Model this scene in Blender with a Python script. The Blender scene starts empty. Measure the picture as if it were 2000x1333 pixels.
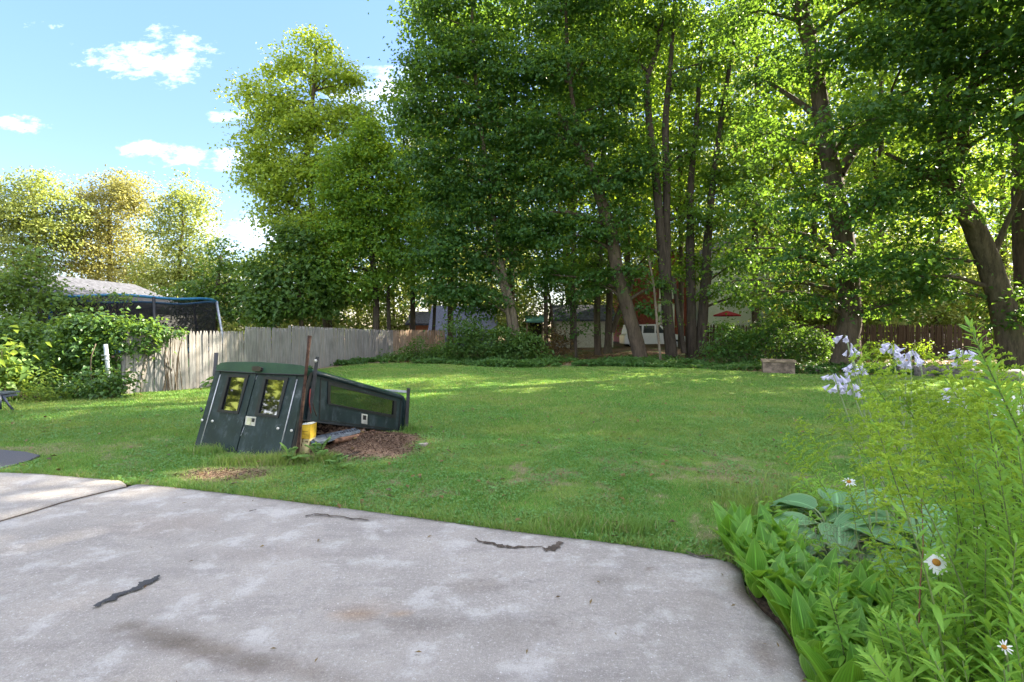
import bpy, math, random
import numpy as np
from mathutils import Vector, Matrix

random.seed(7)
RNG = np.random.default_rng(11)
C = bpy.context.scene.collection
SC = bpy.context.scene
EYE = 1.7                                    # camera height above the lawn

# ------------------------------------------------------------------ camera
cam = bpy.data.cameras.new('camera')
cam.lens = 18.0
cam.sensor_width = 36.0
cam.shift_y = -0.01325
cam.clip_start = 0.05
cam.clip_end = 3000
camo = bpy.data.objects.new('camera', cam)
C.objects.link(camo)
camo.location = (0, 0, EYE)
camo.rotation_euler = (math.radians(90), 0, 0)
SC.camera = camo

# ------------------------------------------------------------------ light
SUN_AZ, SUN_EL = 63.0, 34.0                  # degrees right of the view direction, above the horizon
saz, sel = math.radians(SUN_AZ), math.radians(SUN_EL)
SUN_DIR = Vector((math.sin(saz) * math.cos(sel), math.cos(saz) * math.cos(sel), math.sin(sel)))
sun = bpy.data.lights.new('sun', 'SUN')
sun.energy = 4.2
sun.angle = math.radians(0.5)
sun.color = (1.0, 0.90, 0.72)
suno = bpy.data.objects.new('sun', sun)
C.objects.link(suno)
suno.location = (30, 20, 40)
suno.rotation_euler = SUN_DIR.to_track_quat('Z', 'Y').to_euler()

SC.view_settings.view_transform = 'Standard'
SC.view_settings.look = 'None'
SC.view_settings.gamma = 1.0
SC.view_settings.use_curve_mapping = False
SC.view_settings.exposure = 3.12

world = bpy.data.worlds.new('World')
SC.world = world
world.use_nodes = True


def build_world():
    nt = world.node_tree
    N, L = nt.nodes, nt.links
    for n in list(N):
        N.remove(n)

    def math_(op, a, b=None, clamp=False):
        n = N.new('ShaderNodeMath'); n.operation = op; n.use_clamp = clamp
        for i, v in enumerate((a, b)):
            if v is None: continue
            if isinstance(v, (int, float)): n.inputs[i].default_value = v
            else: L.new(v, n.inputs[i])
        return n.outputs[0]
    sky = N.new('ShaderNodeTexSky')
    sky.sky_type = 'NISHITA'
    sky.sun_disc = False
    sky.sun_elevation = sel
    sky.sun_rotation = saz
    sky.air_density = 1.0
    sky.dust_density = 0.5
    sky.ozone_density = 1.8
    hsv = N.new('ShaderNodeHueSaturation')
    hsv.inputs['Saturation'].default_value = 1.0
    hsv.inputs['Value'].default_value = 1.0
    # sky brightness flattened from zenith to horizon, giving more fill in the shade
    sc_ = N.new('ShaderNodeSeparateColor'); sc_.mode = 'HSV'; L.new(sky.outputs[0], sc_.inputs[0])
    cc_ = N.new('ShaderNodeCombineColor'); cc_.mode = 'HSV'
    L.new(sc_.outputs[0], cc_.inputs[0]); L.new(math_('MULTIPLY', sc_.outputs[1], 1.12), cc_.inputs[1])
    L.new(math_('MULTIPLY', math_('POWER', math_('DIVIDE', sc_.outputs[2], 2.1), .35), 1.03), cc_.inputs[2])
    tm = N.new('ShaderNodeMix'); tm.data_type = 'RGBA'; tm.blend_type = 'MULTIPLY'; tm.inputs[0].default_value = 1.0
    L.new(cc_.outputs[0], tm.inputs[6]); tm.inputs[7].default_value = (1.04, .945, 1.02, 1)
    L.new(tm.outputs[2], hsv.inputs['Color'])
    tc = N.new('ShaderNodeTexCoord')
    sep = N.new('ShaderNodeSeparateXYZ')
    L.new(tc.outputs['Generated'], sep.inputs[0])
    # direction -> slope coordinates in front of the yard (y is the viewing axis of the plot)
    yy = math_('MAXIMUM', sep.outputs[1], 0.05)
    u = math_('DIVIDE', sep.outputs[0], yy)
    v = math_('DIVIDE', sep.outputs[2], yy)
    comb = N.new('ShaderNodeCombineXYZ'); L.new(u, comb.inputs[0]); L.new(v, comb.inputs[1])
    mp = N.new('ShaderNodeMapping'); mp.inputs['Scale'].default_value = (1.0, 2.0, 1.0)
    L.new(comb.outputs[0], mp.inputs[0])
    nz = N.new('ShaderNodeTexNoise'); nz.inputs['Scale'].default_value = 19.0
    nz.inputs['Detail'].default_value = 8.0; nz.inputs['Roughness'].default_value = 0.66
    L.new(mp.outputs[0], nz.inputs['Vector'])
    noise = math_('MULTIPLY', math_('SUBTRACT', nz.outputs[0], 0.5), 4.6)
    # individual clouds: (u, v, half width, half height, strength)
    clouds = [(-.725, .525, .085, .034, .85), (-.665, .515, .05, .040, .75), (-.625, .537, .04, .032, .9), (-.77, .513, .07, .016, .5),
              (-.690, .565, .030, .028, .30), (-.675, .592, .022, .018, .10),
              (-.918, .592, .036, .013, .42), (-.872, .555, .022, .011, .10),
              (-.965, .398, .065, .015, .62), (-.728, .347, .046, .017, .80), (-.652, .337, .058, .019, .95),
              (-.548, .328, .045, .020, .9), (-.562, .416, .045, .014, .55), (-.51, .185, .13, .035, .9),
              (-.225, .455, .085, .045, 1.1), (-.285, .445, .06, .030, .9), (-.20, .395, .05, .04, .8), (-.42, .07, .3, .04, .5),
              (.12, .62, .16, .05, .8), (.46, .60, .10, .05, .8), (.3, .33, .2, .04, .8), (.75, .36, .12, .05, .9)]
    total = None
    for (cu, cv, a, b, s) in clouds:
        du = math_('DIVIDE', math_('SUBTRACT', u, cu), a)
        dv = math_('DIVIDE', math_('SUBTRACT', v, cv), b)
        r2 = math_('ADD', math_('MULTIPLY', du, du), math_('MULTIPLY', dv, dv))
        m = math_('SUBTRACT', s * 0.75, math_('MULTIPLY', r2, 0.5))
        total = m if total is None else math_('MAXIMUM', total, m)
    body = math_('ADD', total, noise)
    # never a cloud where no cloud centre is near
    near = math_('MULTIPLY', math_('ADD', total, 1.1), 1.3, True)
    front = math_('GREATER_THAN', sep.outputs[1], 0.06)
    cm = math_('MULTIPLY', math_('MULTIPLY', math_('MULTIPLY', body, .22, True), near), front)
    # denser unseen cloud added over the rest of the dome for fill light
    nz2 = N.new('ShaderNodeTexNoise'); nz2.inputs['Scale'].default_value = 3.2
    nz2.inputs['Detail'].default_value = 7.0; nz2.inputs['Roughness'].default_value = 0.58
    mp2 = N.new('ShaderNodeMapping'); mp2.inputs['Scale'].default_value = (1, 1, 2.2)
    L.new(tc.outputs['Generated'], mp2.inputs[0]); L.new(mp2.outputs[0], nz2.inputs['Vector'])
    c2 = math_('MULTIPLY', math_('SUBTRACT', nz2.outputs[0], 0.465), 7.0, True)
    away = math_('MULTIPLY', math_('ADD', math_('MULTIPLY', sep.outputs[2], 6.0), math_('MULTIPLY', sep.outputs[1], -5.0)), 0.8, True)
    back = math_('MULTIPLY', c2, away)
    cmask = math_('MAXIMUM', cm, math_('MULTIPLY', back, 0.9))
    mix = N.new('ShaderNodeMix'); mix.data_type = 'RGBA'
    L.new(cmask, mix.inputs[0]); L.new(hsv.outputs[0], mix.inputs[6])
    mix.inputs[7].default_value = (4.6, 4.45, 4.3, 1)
    bg = N.new('ShaderNodeBackground')
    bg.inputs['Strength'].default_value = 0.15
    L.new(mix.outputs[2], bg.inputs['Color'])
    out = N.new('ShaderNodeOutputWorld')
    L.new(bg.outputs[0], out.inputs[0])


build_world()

# ------------------------------------------------------------------ helpers
def pt(px, py, Y):
    """A point of the yard read off the photograph (2000 x 1333) at distance Y."""
    return Vector(((px - 1000) / 1000 * Y, Y, EYE - (py - 640) / 1000 * Y))


def gp(px, py, z=0.0):
    Y = (EYE - z) * 1000 / (py - 640)
    return Vector(((px - 1000) / 1000 * Y, Y, z))


def on_plane(px, py, p0, n):
    d = Vector(((px - 1000) / 1000, 1.0, -(py - 640) / 1000))
    o = Vector((0, 0, EYE))
    t = (Vector(p0) - o).dot(n) / d.dot(n)
    return o + d * t


def tag(o, label=None, cat=None, group=None, kind=None):
    if label: o['label'] = label
    if cat: o['category'] = cat
    if group: o['group'] = group
    if kind: o['kind'] = kind
    return o


def empty(name, loc=(0, 0, 0), label=None, cat=None, group=None):
    o = bpy.data.objects.new(name, None)
    C.objects.link(o)
    o.location = loc
    o.empty_display_size = 0.2
    tag(o, label, cat, group)
    return o


def link(name, me, parent=None, m=None):
    """World-coordinate mesh linked as one object, kept in place under its parent."""
    if m is not None and not me.materials:
        me.materials.append(m)
    o = bpy.data.objects.new(name, me)
    C.objects.link(o)
    if parent is not None:
        o.parent = parent
        if parent.parent is not None:
            o.matrix_parent_inverse = Matrix.Translation(-(Vector(parent.parent.location))) if parent.type == 'EMPTY' else Matrix.Identity(4)
        elif parent.type == 'EMPTY':
            o.matrix_parent_inverse = Matrix.Translation(-Vector(parent.location))
    return o


def inst(name, me, M, parent=None):
    """A piece sharing mesh data, placed by a world matrix."""
    o = bpy.data.objects.new(name, me)
    C.objects.link(o)
    if parent is not None:
        o.parent = parent
        o.matrix_local = Matrix.Translation(-Vector(parent.location)) @ M if parent.type == 'EMPTY' else M
    else:
        o.matrix_world = M
    return o


def np_mesh(name, V, F, m=None, smooth=False, luv=None, col=None):
    """V (n,3), F (k,3) or (k,4) -> mesh data, built without loops."""
    V = np.asarray(V, dtype=np.float32); F = np.asarray(F, dtype=np.int32)
    me = bpy.data.meshes.new(name)
    k, w = F.shape
    me.vertices.add(len(V)); me.vertices.foreach_set('co', V.ravel())
    me.loops.add(k * w); me.loops.foreach_set('vertex_index', F.ravel())
    me.polygons.add(k)
    me.polygons.foreach_set('loop_start', np.arange(0, k * w, w, dtype=np.int32))
    me.polygons.foreach_set('loop_total', np.full(k, w, dtype=np.int32))
    if smooth: me.polygons.foreach_set('use_smooth', np.ones(k, dtype=bool))
    me.update(calc_edges=True)
    if luv is not None:
        a = me.attributes.new('luv', 'FLOAT2', 'POINT'); a.data.foreach_set('vector', np.asarray(luv, np.float32).ravel())
    if col is not None:
        a = me.attributes.new('tint', 'FLOAT_COLOR', 'POINT'); a.data.foreach_set('color', np.asarray(col, np.float32).ravel())
    if m is not None: me.materials.append(m)
    return me


class MB:
    """Collects small shapes into one mesh."""
    def __init__(self): self.v, self.f, self.s = [], [], []

    def add(self, V, F, smooth=False):
        o = len(self.v)
        self.v += [tuple(p) for p in V]
        self.f += [tuple(i + o for i in f) for f in F]
        self.s += [smooth] * len(F)
        return self

    def box(self, c, s, R=None):
        c = Vector(c); h = [x / 2 for x in s]
        P = []
        for x in (-1, 1):
            for y in (-1, 1):
                for z in (-1, 1):
                    q = Vector((x * h[0], y * h[1], z * h[2]))
                    if R is not None: q = R @ q
                    P.append(c + q)
        return self.add(P, [(0, 1, 3, 2), (4, 6, 7, 5), (0, 4, 5, 1), (2, 3, 7, 6), (0, 2, 6, 4), (1, 5, 7, 3)])

    def prism(self, poly, off):
        """Polygon (world points) extruded by the vector off."""
        n = len(poly); off = Vector(off)
        A = [Vector(p) for p in poly]; B = [p + off for p in A]
        F = [tuple(range(n - 1, -1, -1)), tuple(range(n, 2 * n))]
        F += [(i, (i + 1) % n, n + (i + 1) % n, n + i) for i in range(n)]
        return self.add(A + B, F)

    def ring(self, outer, inner, off):
        """Frame between two polygons of the same length, extruded."""
        n = len(outer); off = Vector(off)
        O = [Vector(p) for p in outer]; I = [Vector(p) for p in inner]
        V = O + I + [p + off for p in O] + [p + off for p in I]
        F = []
        for i in range(n):
            j = (i + 1) % n
            F += [(i, n + i, n + j, j), (2 * n + i, 2 * n + j, 3 * n + j, 3 * n + i),
                  (i, j, 2 * n + j, 2 * n + i), (n + i, 3 * n + i, 3 * n + j, n + j)]
        return self.add(V, F)

    def tube(self, path, rad, sides=8, caps=True, smooth=True):
        V, F = tube_arrays(path, rad, sides)
        self.add(V, F, smooth)
        if caps:
            n = len(path); o = len(self.v) - n * sides
            self.f.append(tuple(o + i for i in range(sides - 1, -1, -1))); self.s.append(False)
            self.f.append(tuple(o + (n - 1) * sides + i for i in range(sides))); self.s.append(False)
        return self

    def lathe(self, c, prof, sides=12, smooth=True):
        c = Vector(c); V = []; F = []
        for (r, z) in prof:
            for i in range(sides):
                a = 2 * math.pi * i / sides
                V.append(c + Vector((r * math.cos(a), r * math.sin(a), z)))
        for k in range(len(prof) - 1):
            for i in range(sides):
                j = (i + 1) % sides
                F.append((k * sides + i, k * sides + j, (k + 1) * sides + j, (k + 1) * sides + i))
        return self.add(V, F, smooth)

    def mesh(self, name, m=None):
        me = bpy.data.meshes.new(name)
        me.from_pydata(self.v, [], self.f)
        me.polygons.foreach_set('use_smooth', np.array(self.s, dtype=bool))
        me.update()
        if m is not None: me.materials.append(m)
        return me

    def build(self, name, m, parent=None):
        return link(name, self.mesh(name, m), parent)


def tube_arrays(path, rad, sides=8):
    P = np.array([tuple(p) for p in path], dtype=float)
    n = len(P)
    if np.isscalar(rad): rad = [rad] * n
    T = np.gradient(P, axis=0)
    T /= np.linalg.norm(T, axis=1)[:, None] + 1e-9
    ref = np.array([1.0, 0.0, 0.0]) if abs(T[0][0]) < 0.8 else np.array([0.0, 1.0, 0.0])
    V = []
    u = np.cross(T[0], ref); u /= np.linalg.norm(u)
    for i in range(n):
        u = u - T[i] * np.dot(u, T[i]); u /= np.linalg.norm(u) + 1e-9
        w = np.cross(T[i], u)
        for k in range(sides):
            a = 2 * math.pi * k / sides
            V.append(P[i] + rad[i] * (math.cos(a) * u + math.sin(a) * w))
    F = []
    for i in range(n - 1):
        for k in range(sides):
            j = (k + 1) % sides
            F.append((i * sides + k, i * sides + j, (i + 1) * sides + j, (i + 1) * sides + k))
    return V, F


def curve_pts(pts, n):
    """Catmull-Rom through points (any dimension), n samples per span."""
    P = [np.array(tuple(p), dtype=float) for p in pts]
    P = [2 * P[0] - P[1]] + P + [2 * P[-1] - P[-2]]
    out = []
    for i in range(1, len(P) - 2):
        for k in range(n):
            t = k / n
            a, b, c, d = P[i - 1], P[i], P[i + 1], P[i + 2]
            out.append(0.5 * ((2 * b) + (-a + c) * t + (2 * a - 5 * b + 4 * c - d) * t * t + (-a + 3 * b - 3 * c + d) * t ** 3))
    out.append(P[-2])
    return np.array(out)


def in_poly(x, y, poly):
    x = np.asarray(x); y = np.asarray(y)
    r = np.zeros(x.shape, dtype=bool)
    n = len(poly)
    for i in range(n):
        x0, y0 = poly[i][0], poly[i][1]; x1, y1 = poly[(i + 1) % n][0], poly[(i + 1) % n][1]
        if y0 == y1: continue
        c = ((y0 > y) != (y1 > y)) & (x < (x1 - x0) * (y - y0) / (y1 - y0) + x0)
        r ^= c
    return r


_NT = np.random.default_rng(3).random((64, 64))
def vnoise(x, y, s):
    """Smooth value noise 0..1."""
    x = np.asarray(x, float) / s; y = np.asarray(y, float) / s
    xi = np.floor(x).astype(int); yi = np.floor(y).astype(int)
    fx = x - xi; fy = y - yi
    fx = fx * fx * (3 - 2 * fx); fy = fy * fy * (3 - 2 * fy)
    g = lambda a, b: _NT[a % 64, b % 64]
    return (g(xi, yi) * (1 - fx) * (1 - fy) + g(xi + 1, yi) * fx * (1 - fy) + g(xi, yi + 1) * (1 - fx) * fy + g(xi + 1, yi + 1) * fx * fy)


# ------------------------------------------------------------------ materials
class NT:
    def __init__(self, name):
        self.m = bpy.data.materials.new(name); self.m.use_nodes = True
        self.t = self.m.node_tree; self.N = self.t.nodes; self.L = self.t.links
        self.b = self.N['Principled BSDF']; self.out = self.N['Material Output']
        self.tc = self.N.new('ShaderNodeTexCoord')

    def set(self, sock, v):
        if isinstance(v, (int, float)): sock.default_value = v
        elif isinstance(v, (tuple, list)): sock.default_value = tuple(v) + ((1,) if len(v) == 3 and sock.type == 'RGBA' else ())
        else: self.L.new(v, sock)

    def noise(self, scale, detail=5, rough=0.55, vec=None, stretch=None):
        n = self.N.new('ShaderNodeTexNoise'); n.inputs['Scale'].default_value = scale
        n.inputs['Detail'].default_value = detail; n.inputs['Roughness'].default_value = rough
        src = vec or self.tc.outputs['Object']
        if stretch:
            mp = self.N.new('ShaderNodeMapping'); mp.inputs['Scale'].default_value = stretch
            self.L.new(src, mp.inputs[0]); src = mp.outputs[0]
        self.L.new(src, n.inputs['Vector'])
        return n.outputs[0]

    def math(self, op, a, b=None, clamp=False):
        n = self.N.new('ShaderNodeMath'); n.operation = op; n.use_clamp = clamp
        self.set(n.inputs[0], a)
        if b is not None: self.set(n.inputs[1], b)
        return n.outputs[0]

    def band(self, f, lo, hi):
        n = self.N.new('ShaderNodeMapRange'); n.inputs[1].default_value = lo; n.inputs[2].default_value = hi
        n.interpolation_type = 'SMOOTHSTEP'
        self.L.new(f, n.inputs[0]); return n.outputs[0]

    def mix(self, f, a, b, mode='MIX'):
        n = self.N.new('ShaderNodeMix'); n.data_type = 'RGBA'; n.blend_type = mode
        self.set(n.inputs[0], f); self.set(n.inputs[6], a); self.set(n.inputs[7], b)
        return n.outputs[2]

    def bump(self, h, strength=0.4, dist=0.01):
        n = self.N.new('ShaderNodeBump'); n.inputs['Strength'].default_value = strength
        n.inputs['Distance'].default_value = dist; self.L.new(h, n.inputs['Height'])
        self.L.new(n.outputs[0], self.b.inputs['Normal']); return n.outputs[0]

    def fin(self, color, rough=0.8, spec=0.3, metal=0.0):
        self.set(self.b.inputs['Base Color'], color); self.set(self.b.inputs['Roughness'], rough)
        self.b.inputs['Specular IOR Level'].default_value = spec; self.b.inputs['Metallic'].default_value = metal
        return self.m


def flat(name, c, rough=0.7, spec=0.3, metal=0.0, var=0.18, scale=9.0, bump=0.15, bs=60.0, stretch=None):
    k = NT(name)
    f = k.noise(scale, 6, 0.6, stretch=stretch)
    dark = tuple(x * (1 - var * 1.6) for x in c); light = tuple(min(1, x * (1 + var)) for x in c)
    col = k.mix(k.band(f, .3, .7), dark, light)
    if bump: k.bump(k.noise(bs, 4, .6, stretch=stretch), bump, 0.004)
    return k.fin(col, rough, spec, metal)


def leaf_mat(name, a, b, trans, tcol, rough=0.5, spec=0.25, clump=0.35, dry=None, objrand=False, uvveins=False, edge=None):
    """Leaves: two greens by leaf and by clump, thin enough to let light through."""
    k = NT(name)
    geo = k.N.new('ShaderNodeNewGeometry')
    rnd = geo.outputs['Random Per Island']
    if objrand:
        oi = k.N.new('ShaderNodeObjectInfo')
        rnd = k.math('FRACT', k.math('ADD', rnd, oi.outputs['Random']))
    cl = k.band(k.noise(clump, 3, .5, vec=geo.outputs['Position']), .35, .65)
    f = k.math('ADD', k.math('MULTIPLY', rnd, .6), k.math('MULTIPLY', cl, .4))
    col = k.mix(f, a, b)
    if dry is not None:
        col = k.mix(k.math('GREATER_THAN', rnd, dry[1]), col, dry[0])
    if uvveins:
        at = k.N.new('ShaderNodeAttribute'); at.attribute_name = 'luv'
        sp = k.N.new('ShaderNodeSeparateXYZ'); k.L.new(at.outputs['Vector'], sp.inputs[0])
        w = k.math('SINE', k.math('MULTIPLY', sp.outputs[0], uvveins))
        col = k.mix(k.math('MULTIPLY', k.math('ADD', w, 1.0), .22), col, tuple(x * .55 for x in a))
        rib = k.band(k.math('ABSOLUTE', sp.outputs[0]), .09, .02)
        col = k.mix(k.math('MULTIPLY', rib, .6), col, tuple(min(1, x * 1.9) for x in b))
        if edge is not None:
            col = k.mix(k.math('MULTIPLY', k.band(k.math('ABSOLUTE', sp.outputs[0]), .82, .98), .6), col, edge)
        k.bump(w, .35, .003)
    k.fin(col, rough, spec)
    tr = k.N.new('ShaderNodeBsdfTranslucent')
    tint = k.mix(0.65, col, tcol)
    k.L.new(tint, tr.inputs[0])
    ms = k.N.new('ShaderNodeMixShader'); ms.inputs[0].default_value = trans
    k.L.new(k.b.outputs[0], ms.inputs[1]); k.L.new(tr.outputs[0], ms.inputs[2])
    k.L.new(ms.outputs[0], k.out.inputs[0])
    return k.m


M = {}
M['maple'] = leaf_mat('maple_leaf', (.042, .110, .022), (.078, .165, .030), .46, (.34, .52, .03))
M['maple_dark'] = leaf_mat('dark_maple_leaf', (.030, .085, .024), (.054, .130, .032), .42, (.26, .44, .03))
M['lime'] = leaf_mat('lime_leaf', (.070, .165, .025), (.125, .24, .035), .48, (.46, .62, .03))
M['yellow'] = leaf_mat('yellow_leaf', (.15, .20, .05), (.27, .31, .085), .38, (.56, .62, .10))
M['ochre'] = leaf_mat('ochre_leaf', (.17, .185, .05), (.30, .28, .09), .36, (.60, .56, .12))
M['shrub'] = leaf_mat('shrub_leaf', (.040, .095, .022), (.075, .150, .030), .36, (.28, .42, .04))
M['shrub_light'] = leaf_mat('light_shrub_leaf', (.085, .16, .035), (.13, .22, .05), .40, (.40, .50, .06))
M['vine'] = leaf_mat('vine_leaf', (.035, .095, .025), (.085, .17, .035), .34, (.28, .42, .04), rough=.42, spec=.4)
M['cover'] = leaf_mat('ground_cover_leaf', (.035, .095, .022), (.07, .15, .03), .34, (.2, .36, .03))


def bark(name, c, moss=.25):
    k = NT(name)
    g = k.noise(7, 8, .65, stretch=(1, 1, .16))
    r = k.noise(28, 5, .6, stretch=(1, 1, .2))
    col = k.mix(k.band(g, .32, .66), tuple(x * .45 for x in c), c)
    col = k.mix(k.math('MULTIPLY', k.band(r, .5, .75), .4), col, tuple(min(1, x * 1.7) for x in c))
    col = k.mix(k.math('MULTIPLY', k.band(k.noise(1.1, 4), .5, .7), moss), col, (.07, .09, .03))
    k.bump(k.math('ADD', g, k.math('MULTIPLY', r, .5)), .9, .04)
    return k.fin(col, .92, .15)


M['bark'] = bark('bark', (.115, .088, .062))
M['bark_dark'] = bark('dark_bark', (.075, .060, .046))
M['bark_pale'] = bark('pale_bark', (.20, .165, .12))

# ------------------------------------------------------------------ ground
SLAB_EDGE = [gp(250, 946), gp(330, 953), gp(400, 961), gp(476, 970), gp(560, 981), gp(640, 991), gp(736, 1004), gp(840, 1018), gp(930, 1031),
             gp(1000, 1041), gp(1090, 1052), gp(1160, 1060), gp(1250, 1072), gp(1340, 1086), gp(1400, 1096), gp(1440, 1106)]
SLAB_RIGHT = [gp(1450, 1128), gp(1458, 1164), gp(1485, 1195), gp(1515, 1221), gp(1540, 1254), gp(1562, 1290), gp(1575, 1332),
              Vector((1.36, 2.2, 0)), Vector((1.30, 1.6, 0)), Vector((1.34, .9, 0)), Vector((1.3, 0, 0)), Vector((1.28, -5, 0))]
JOINT = [gp(250, 953), gp(205, 963), gp(160, 974), gp(118, 985), gp(68, 1001), gp(30, 1012), gp(0, 1021), gp(-120, 1055), gp(-400, 1140)]
FAR_LEFT = [gp(235, 942), gp(160, 936), gp(80, 929), gp(0, 926), gp(-150, 918), gp(-420, 905)]
SLAB_POLY = SLAB_EDGE + SLAB_RIGHT + [Vector((-9.5, -5, 0)), Vector((-9.5, 2.9, 0))] + FAR_LEFT[::-1]
ASPHALT = [gp(-700, 868), gp(0, 880), gp(48, 884), gp(78, 891), gp(55, 902), gp(0, 917), gp(-60, 921), gp(-420, 905), gp(-700, 890)]
BED_POLY = [gp(1442, 1104)] + [p + Vector((.02, 0, 0)) for p in SLAB_RIGHT] + [Vector((4.2, -5, 0)), Vector((4.1, 3.6, 0)), Vector((3.7, 4.9, 0)), Vector((2.9, 5.0, 0)),
            Vector((2.2, 4.4, 0)), Vector((1.78, 3.8, 0))]
FENCE = [Vector(p) for p in ((-9.9, 13.1, 0), (-8.72, 14.7, 0), (-8.42, 16.75, 0), (-8.25, 20.0, 0), (-7.9, 22.6, 0), (-7.25, 26.0, 0), (-6.55, 28.2, 0), (-4.1, 31.3, 0))]
WOOD_EDGE = [(-10.5, 12.6), (-8.3, 15.0), (-7.9, 20.0), (-7.2, 24.0), (-5.3, 24.6), (-3.2, 24.2), (-1.2, 22.6), (.6, 22.0), (2.4, 22.6), (4.2, 23.0), (6.2, 22.3),
             (7.8, 21.6), (9.0, 20.0), (10.9, 19.2), (13, 18.6), (16, 17.4), (20, 16), (26, 13)]


def lawn_ok(x, y):
    """Where the mown lawn grows."""
    we = np.array(WOOD_EDGE)
    lim = np.interp(x, we[:, 0], we[:, 1]) + (vnoise(x, y, .7) - .5) * 1.2
    ok = (y < lim) & (x > -10.4)
    left = np.interp(y, [0, 12.2, 13.1, 14.7, 16.7, 20, 22.6, 26], [-40, -16, -9.85, -8.65, -8.35, -8.2, -7.85, -7.2])
    ok = (y < lim) & (x > left)
    # the lawn runs on to the left in front of the shrubs
    ok |= (x <= -9.85) & (y < 12.2 + .25 * (x + 10) * .6) & (x > -22)
    return ok & ~in_poly(x, y, SLAB_POLY) & ~in_poly(x, y, ASPHALT) & ~in_poly(x, y, BED_POLY)


MOUND_C = (-2.05, 7.15)
def bare(x, y):
    """0 grass .. 1 bare earth: trampled patch by the cap and mulch beside it."""
    a = np.exp(-(((x + 3.35) / .85) ** 2 + ((y - 5.95) / .42) ** 2) * 1.3)
    b = np.exp(-(((x - MOUND_C[0]) / .78) ** 4 + ((y - MOUND_C[1] - .15) / .85) ** 4) * 1.0)
    c = .8 * np.exp(-(((x - 1.5) / .45) ** 2 + ((y - 3.78) / .10) ** 2))
    d = .38 * np.exp(-(((x - .9) / .5) ** 2 + ((y - 4.9) / .22) ** 2))
    n = vnoise(x * .8 + y * .6, y * .8 - x * .6, .35) * .5 + vnoise(x * .38 - y * .92, x * .92 + y * .38, .11) * .4 + vnoise(x, y, .04) * .35
    return np.clip(np.maximum.reduce([a * 1.1, b * 1.35, c * .9, d]) * 1.25 - n * .62, 0, 1)


def patchy(x, y):
    # thin, thatchy patches in the near lawn
    p = vnoise(x * .8 + y * .6, y * .8 - x * .6, .62) * .28 + vnoise(x * .38 - y * .92, x * .92 + y * .38, .47) * .22 + vnoise(x * .6 + y * .8 + 7, y * .6 - x * .8, .21) * .28 + vnoise(x * .9 - y * .44, x * .44 + y * .9 + 5, .09) * .22
    near = np.clip((11.5 - y) / 5.5, 0, 1)
    return np.clip((p - .50) * 5.0, 0, 1) * near


def mound_z(x, y):
    b = np.exp(-(((x - MOUND_C[0] + .1) / .62) ** 2 + ((y - MOUND_C[1] - .25) / .62) ** 2))
    return b * .15


def sheet_z(x, y):
    return (vnoise(x, y, 2.3) - .5) * .035 + mound_z(x, y)


def grid_xy(xs, ys):
    X, Y = np.meshgrid(xs, ys)
    nx, ny = len(xs), len(ys)
    i = np.arange(nx - 1); j = np.arange(ny - 1)
    I, J = np.meshgrid(i, j)
    a = (J * nx + I).ravel()
    F = np.stack([a, a + 1, a + nx + 1, a + nx], 1)
    return X.ravel(), Y.ravel(), F


# the far ground, one sheet to the horizon
k = NT('ground_soil')
g1 = k.noise(.35, 6); g2 = k.noise(5, 6, .65)
col = k.mix(k.band(g2, .35, .65), (.055, .042, .026), (.11, .085, .05))
col = k.mix(k.math('MULTIPLY', k.band(g1, .42, .58), .8), col, (.06, .10, .028))
k.bump(g2, .6, .03)
M['ground'] = k.fin(col, .95, .1)
me = np_mesh('ground', [(-900, -500, -.06), (900, -500, -.06), (900, 1500, -.06), (-900, 1500, -.06)], [(0, 1, 2, 3)], M['ground'])
tag(link('ground', me), kind='structure')

# the lawn sheet under the blades
k = NT('lawn_turf')
a1 = k.noise(.55, 5, .6); a2 = k.noise(3.2, 6, .65); a3 = k.noise(38, 5, .7)
col = k.mix(k.band(a2, .3, .7), (.060, .155, .026), (.10, .215, .036))
col = k.mix(k.math('MULTIPLY', k.band(a1, .45, .65), .5), col, (.17, .22, .06))
col = k.mix(k.math('MULTIPLY', k.band(a3, .5, .72), .5), col, (.05, .085, .02))
at = k.N.new('ShaderNodeAttribute'); at.attribute_name = 'tint'
soil = k.mix(k.band(a3, .3, .7), (.15, .098, .065), (.31, .215, .15))
soil = k.mix(k.math('MULTIPLY', k.band(k.noise(120, 3), .58, .7), .7), soil, (.44, .34, .25))
sp = k.N.new('ShaderNodeSeparateColor'); k.L.new(at.outputs['Color'], sp.inputs[0])
col = k.mix(sp.outputs[0], col, soil)
k.bump(a3, .8, .02)
M['lawn'] = k.fin(col, .95, .1)
xs = np.concatenate([np.linspace(-24, -6, 60), np.linspace(-5.95, 3.5, 210), np.linspace(3.7, 30, 90)])
ys = np.concatenate([np.linspace(2.0, 9, 190), np.linspace(9.12, 28, 110)])
X, Y, F = grid_xy(xs, ys)
ce = np.mean(np.stack([X[F], Y[F]], 2), axis=1)
keep = ~in_poly(ce[:, 0], ce[:, 1], [(p.x, p.y) for p in SLAB_POLY]) | (ce[:, 1] > 99)
F = F[keep]
Z = sheet_z(X, Y)
ed = in_poly(X, Y, [(p.x, p.y) for p in SLAB_POLY])
Z = np.where(ed, np.minimum(Z, -.005), Z)
we = np.array(WOOD_EDGE)
wood = np.clip((Y - np.interp(X, we[:, 0], we[:, 1])) * .8 + .4 + (vnoise(X, Y, .8) - .5), 0, 1) * (X > -9.5)
tint = np.zeros((len(X), 4)); tint[:, 0] = np.clip(np.maximum.reduce([bare(X, Y), wood * .9, patchy(X, Y) * .62]), 0, 1); tint[:, 3] = 1
tag(link('lawn', np_mesh('lawn', np.stack([X, Y, Z], 1), F, M['lawn'], True, col=tint)), kind='structure')

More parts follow.
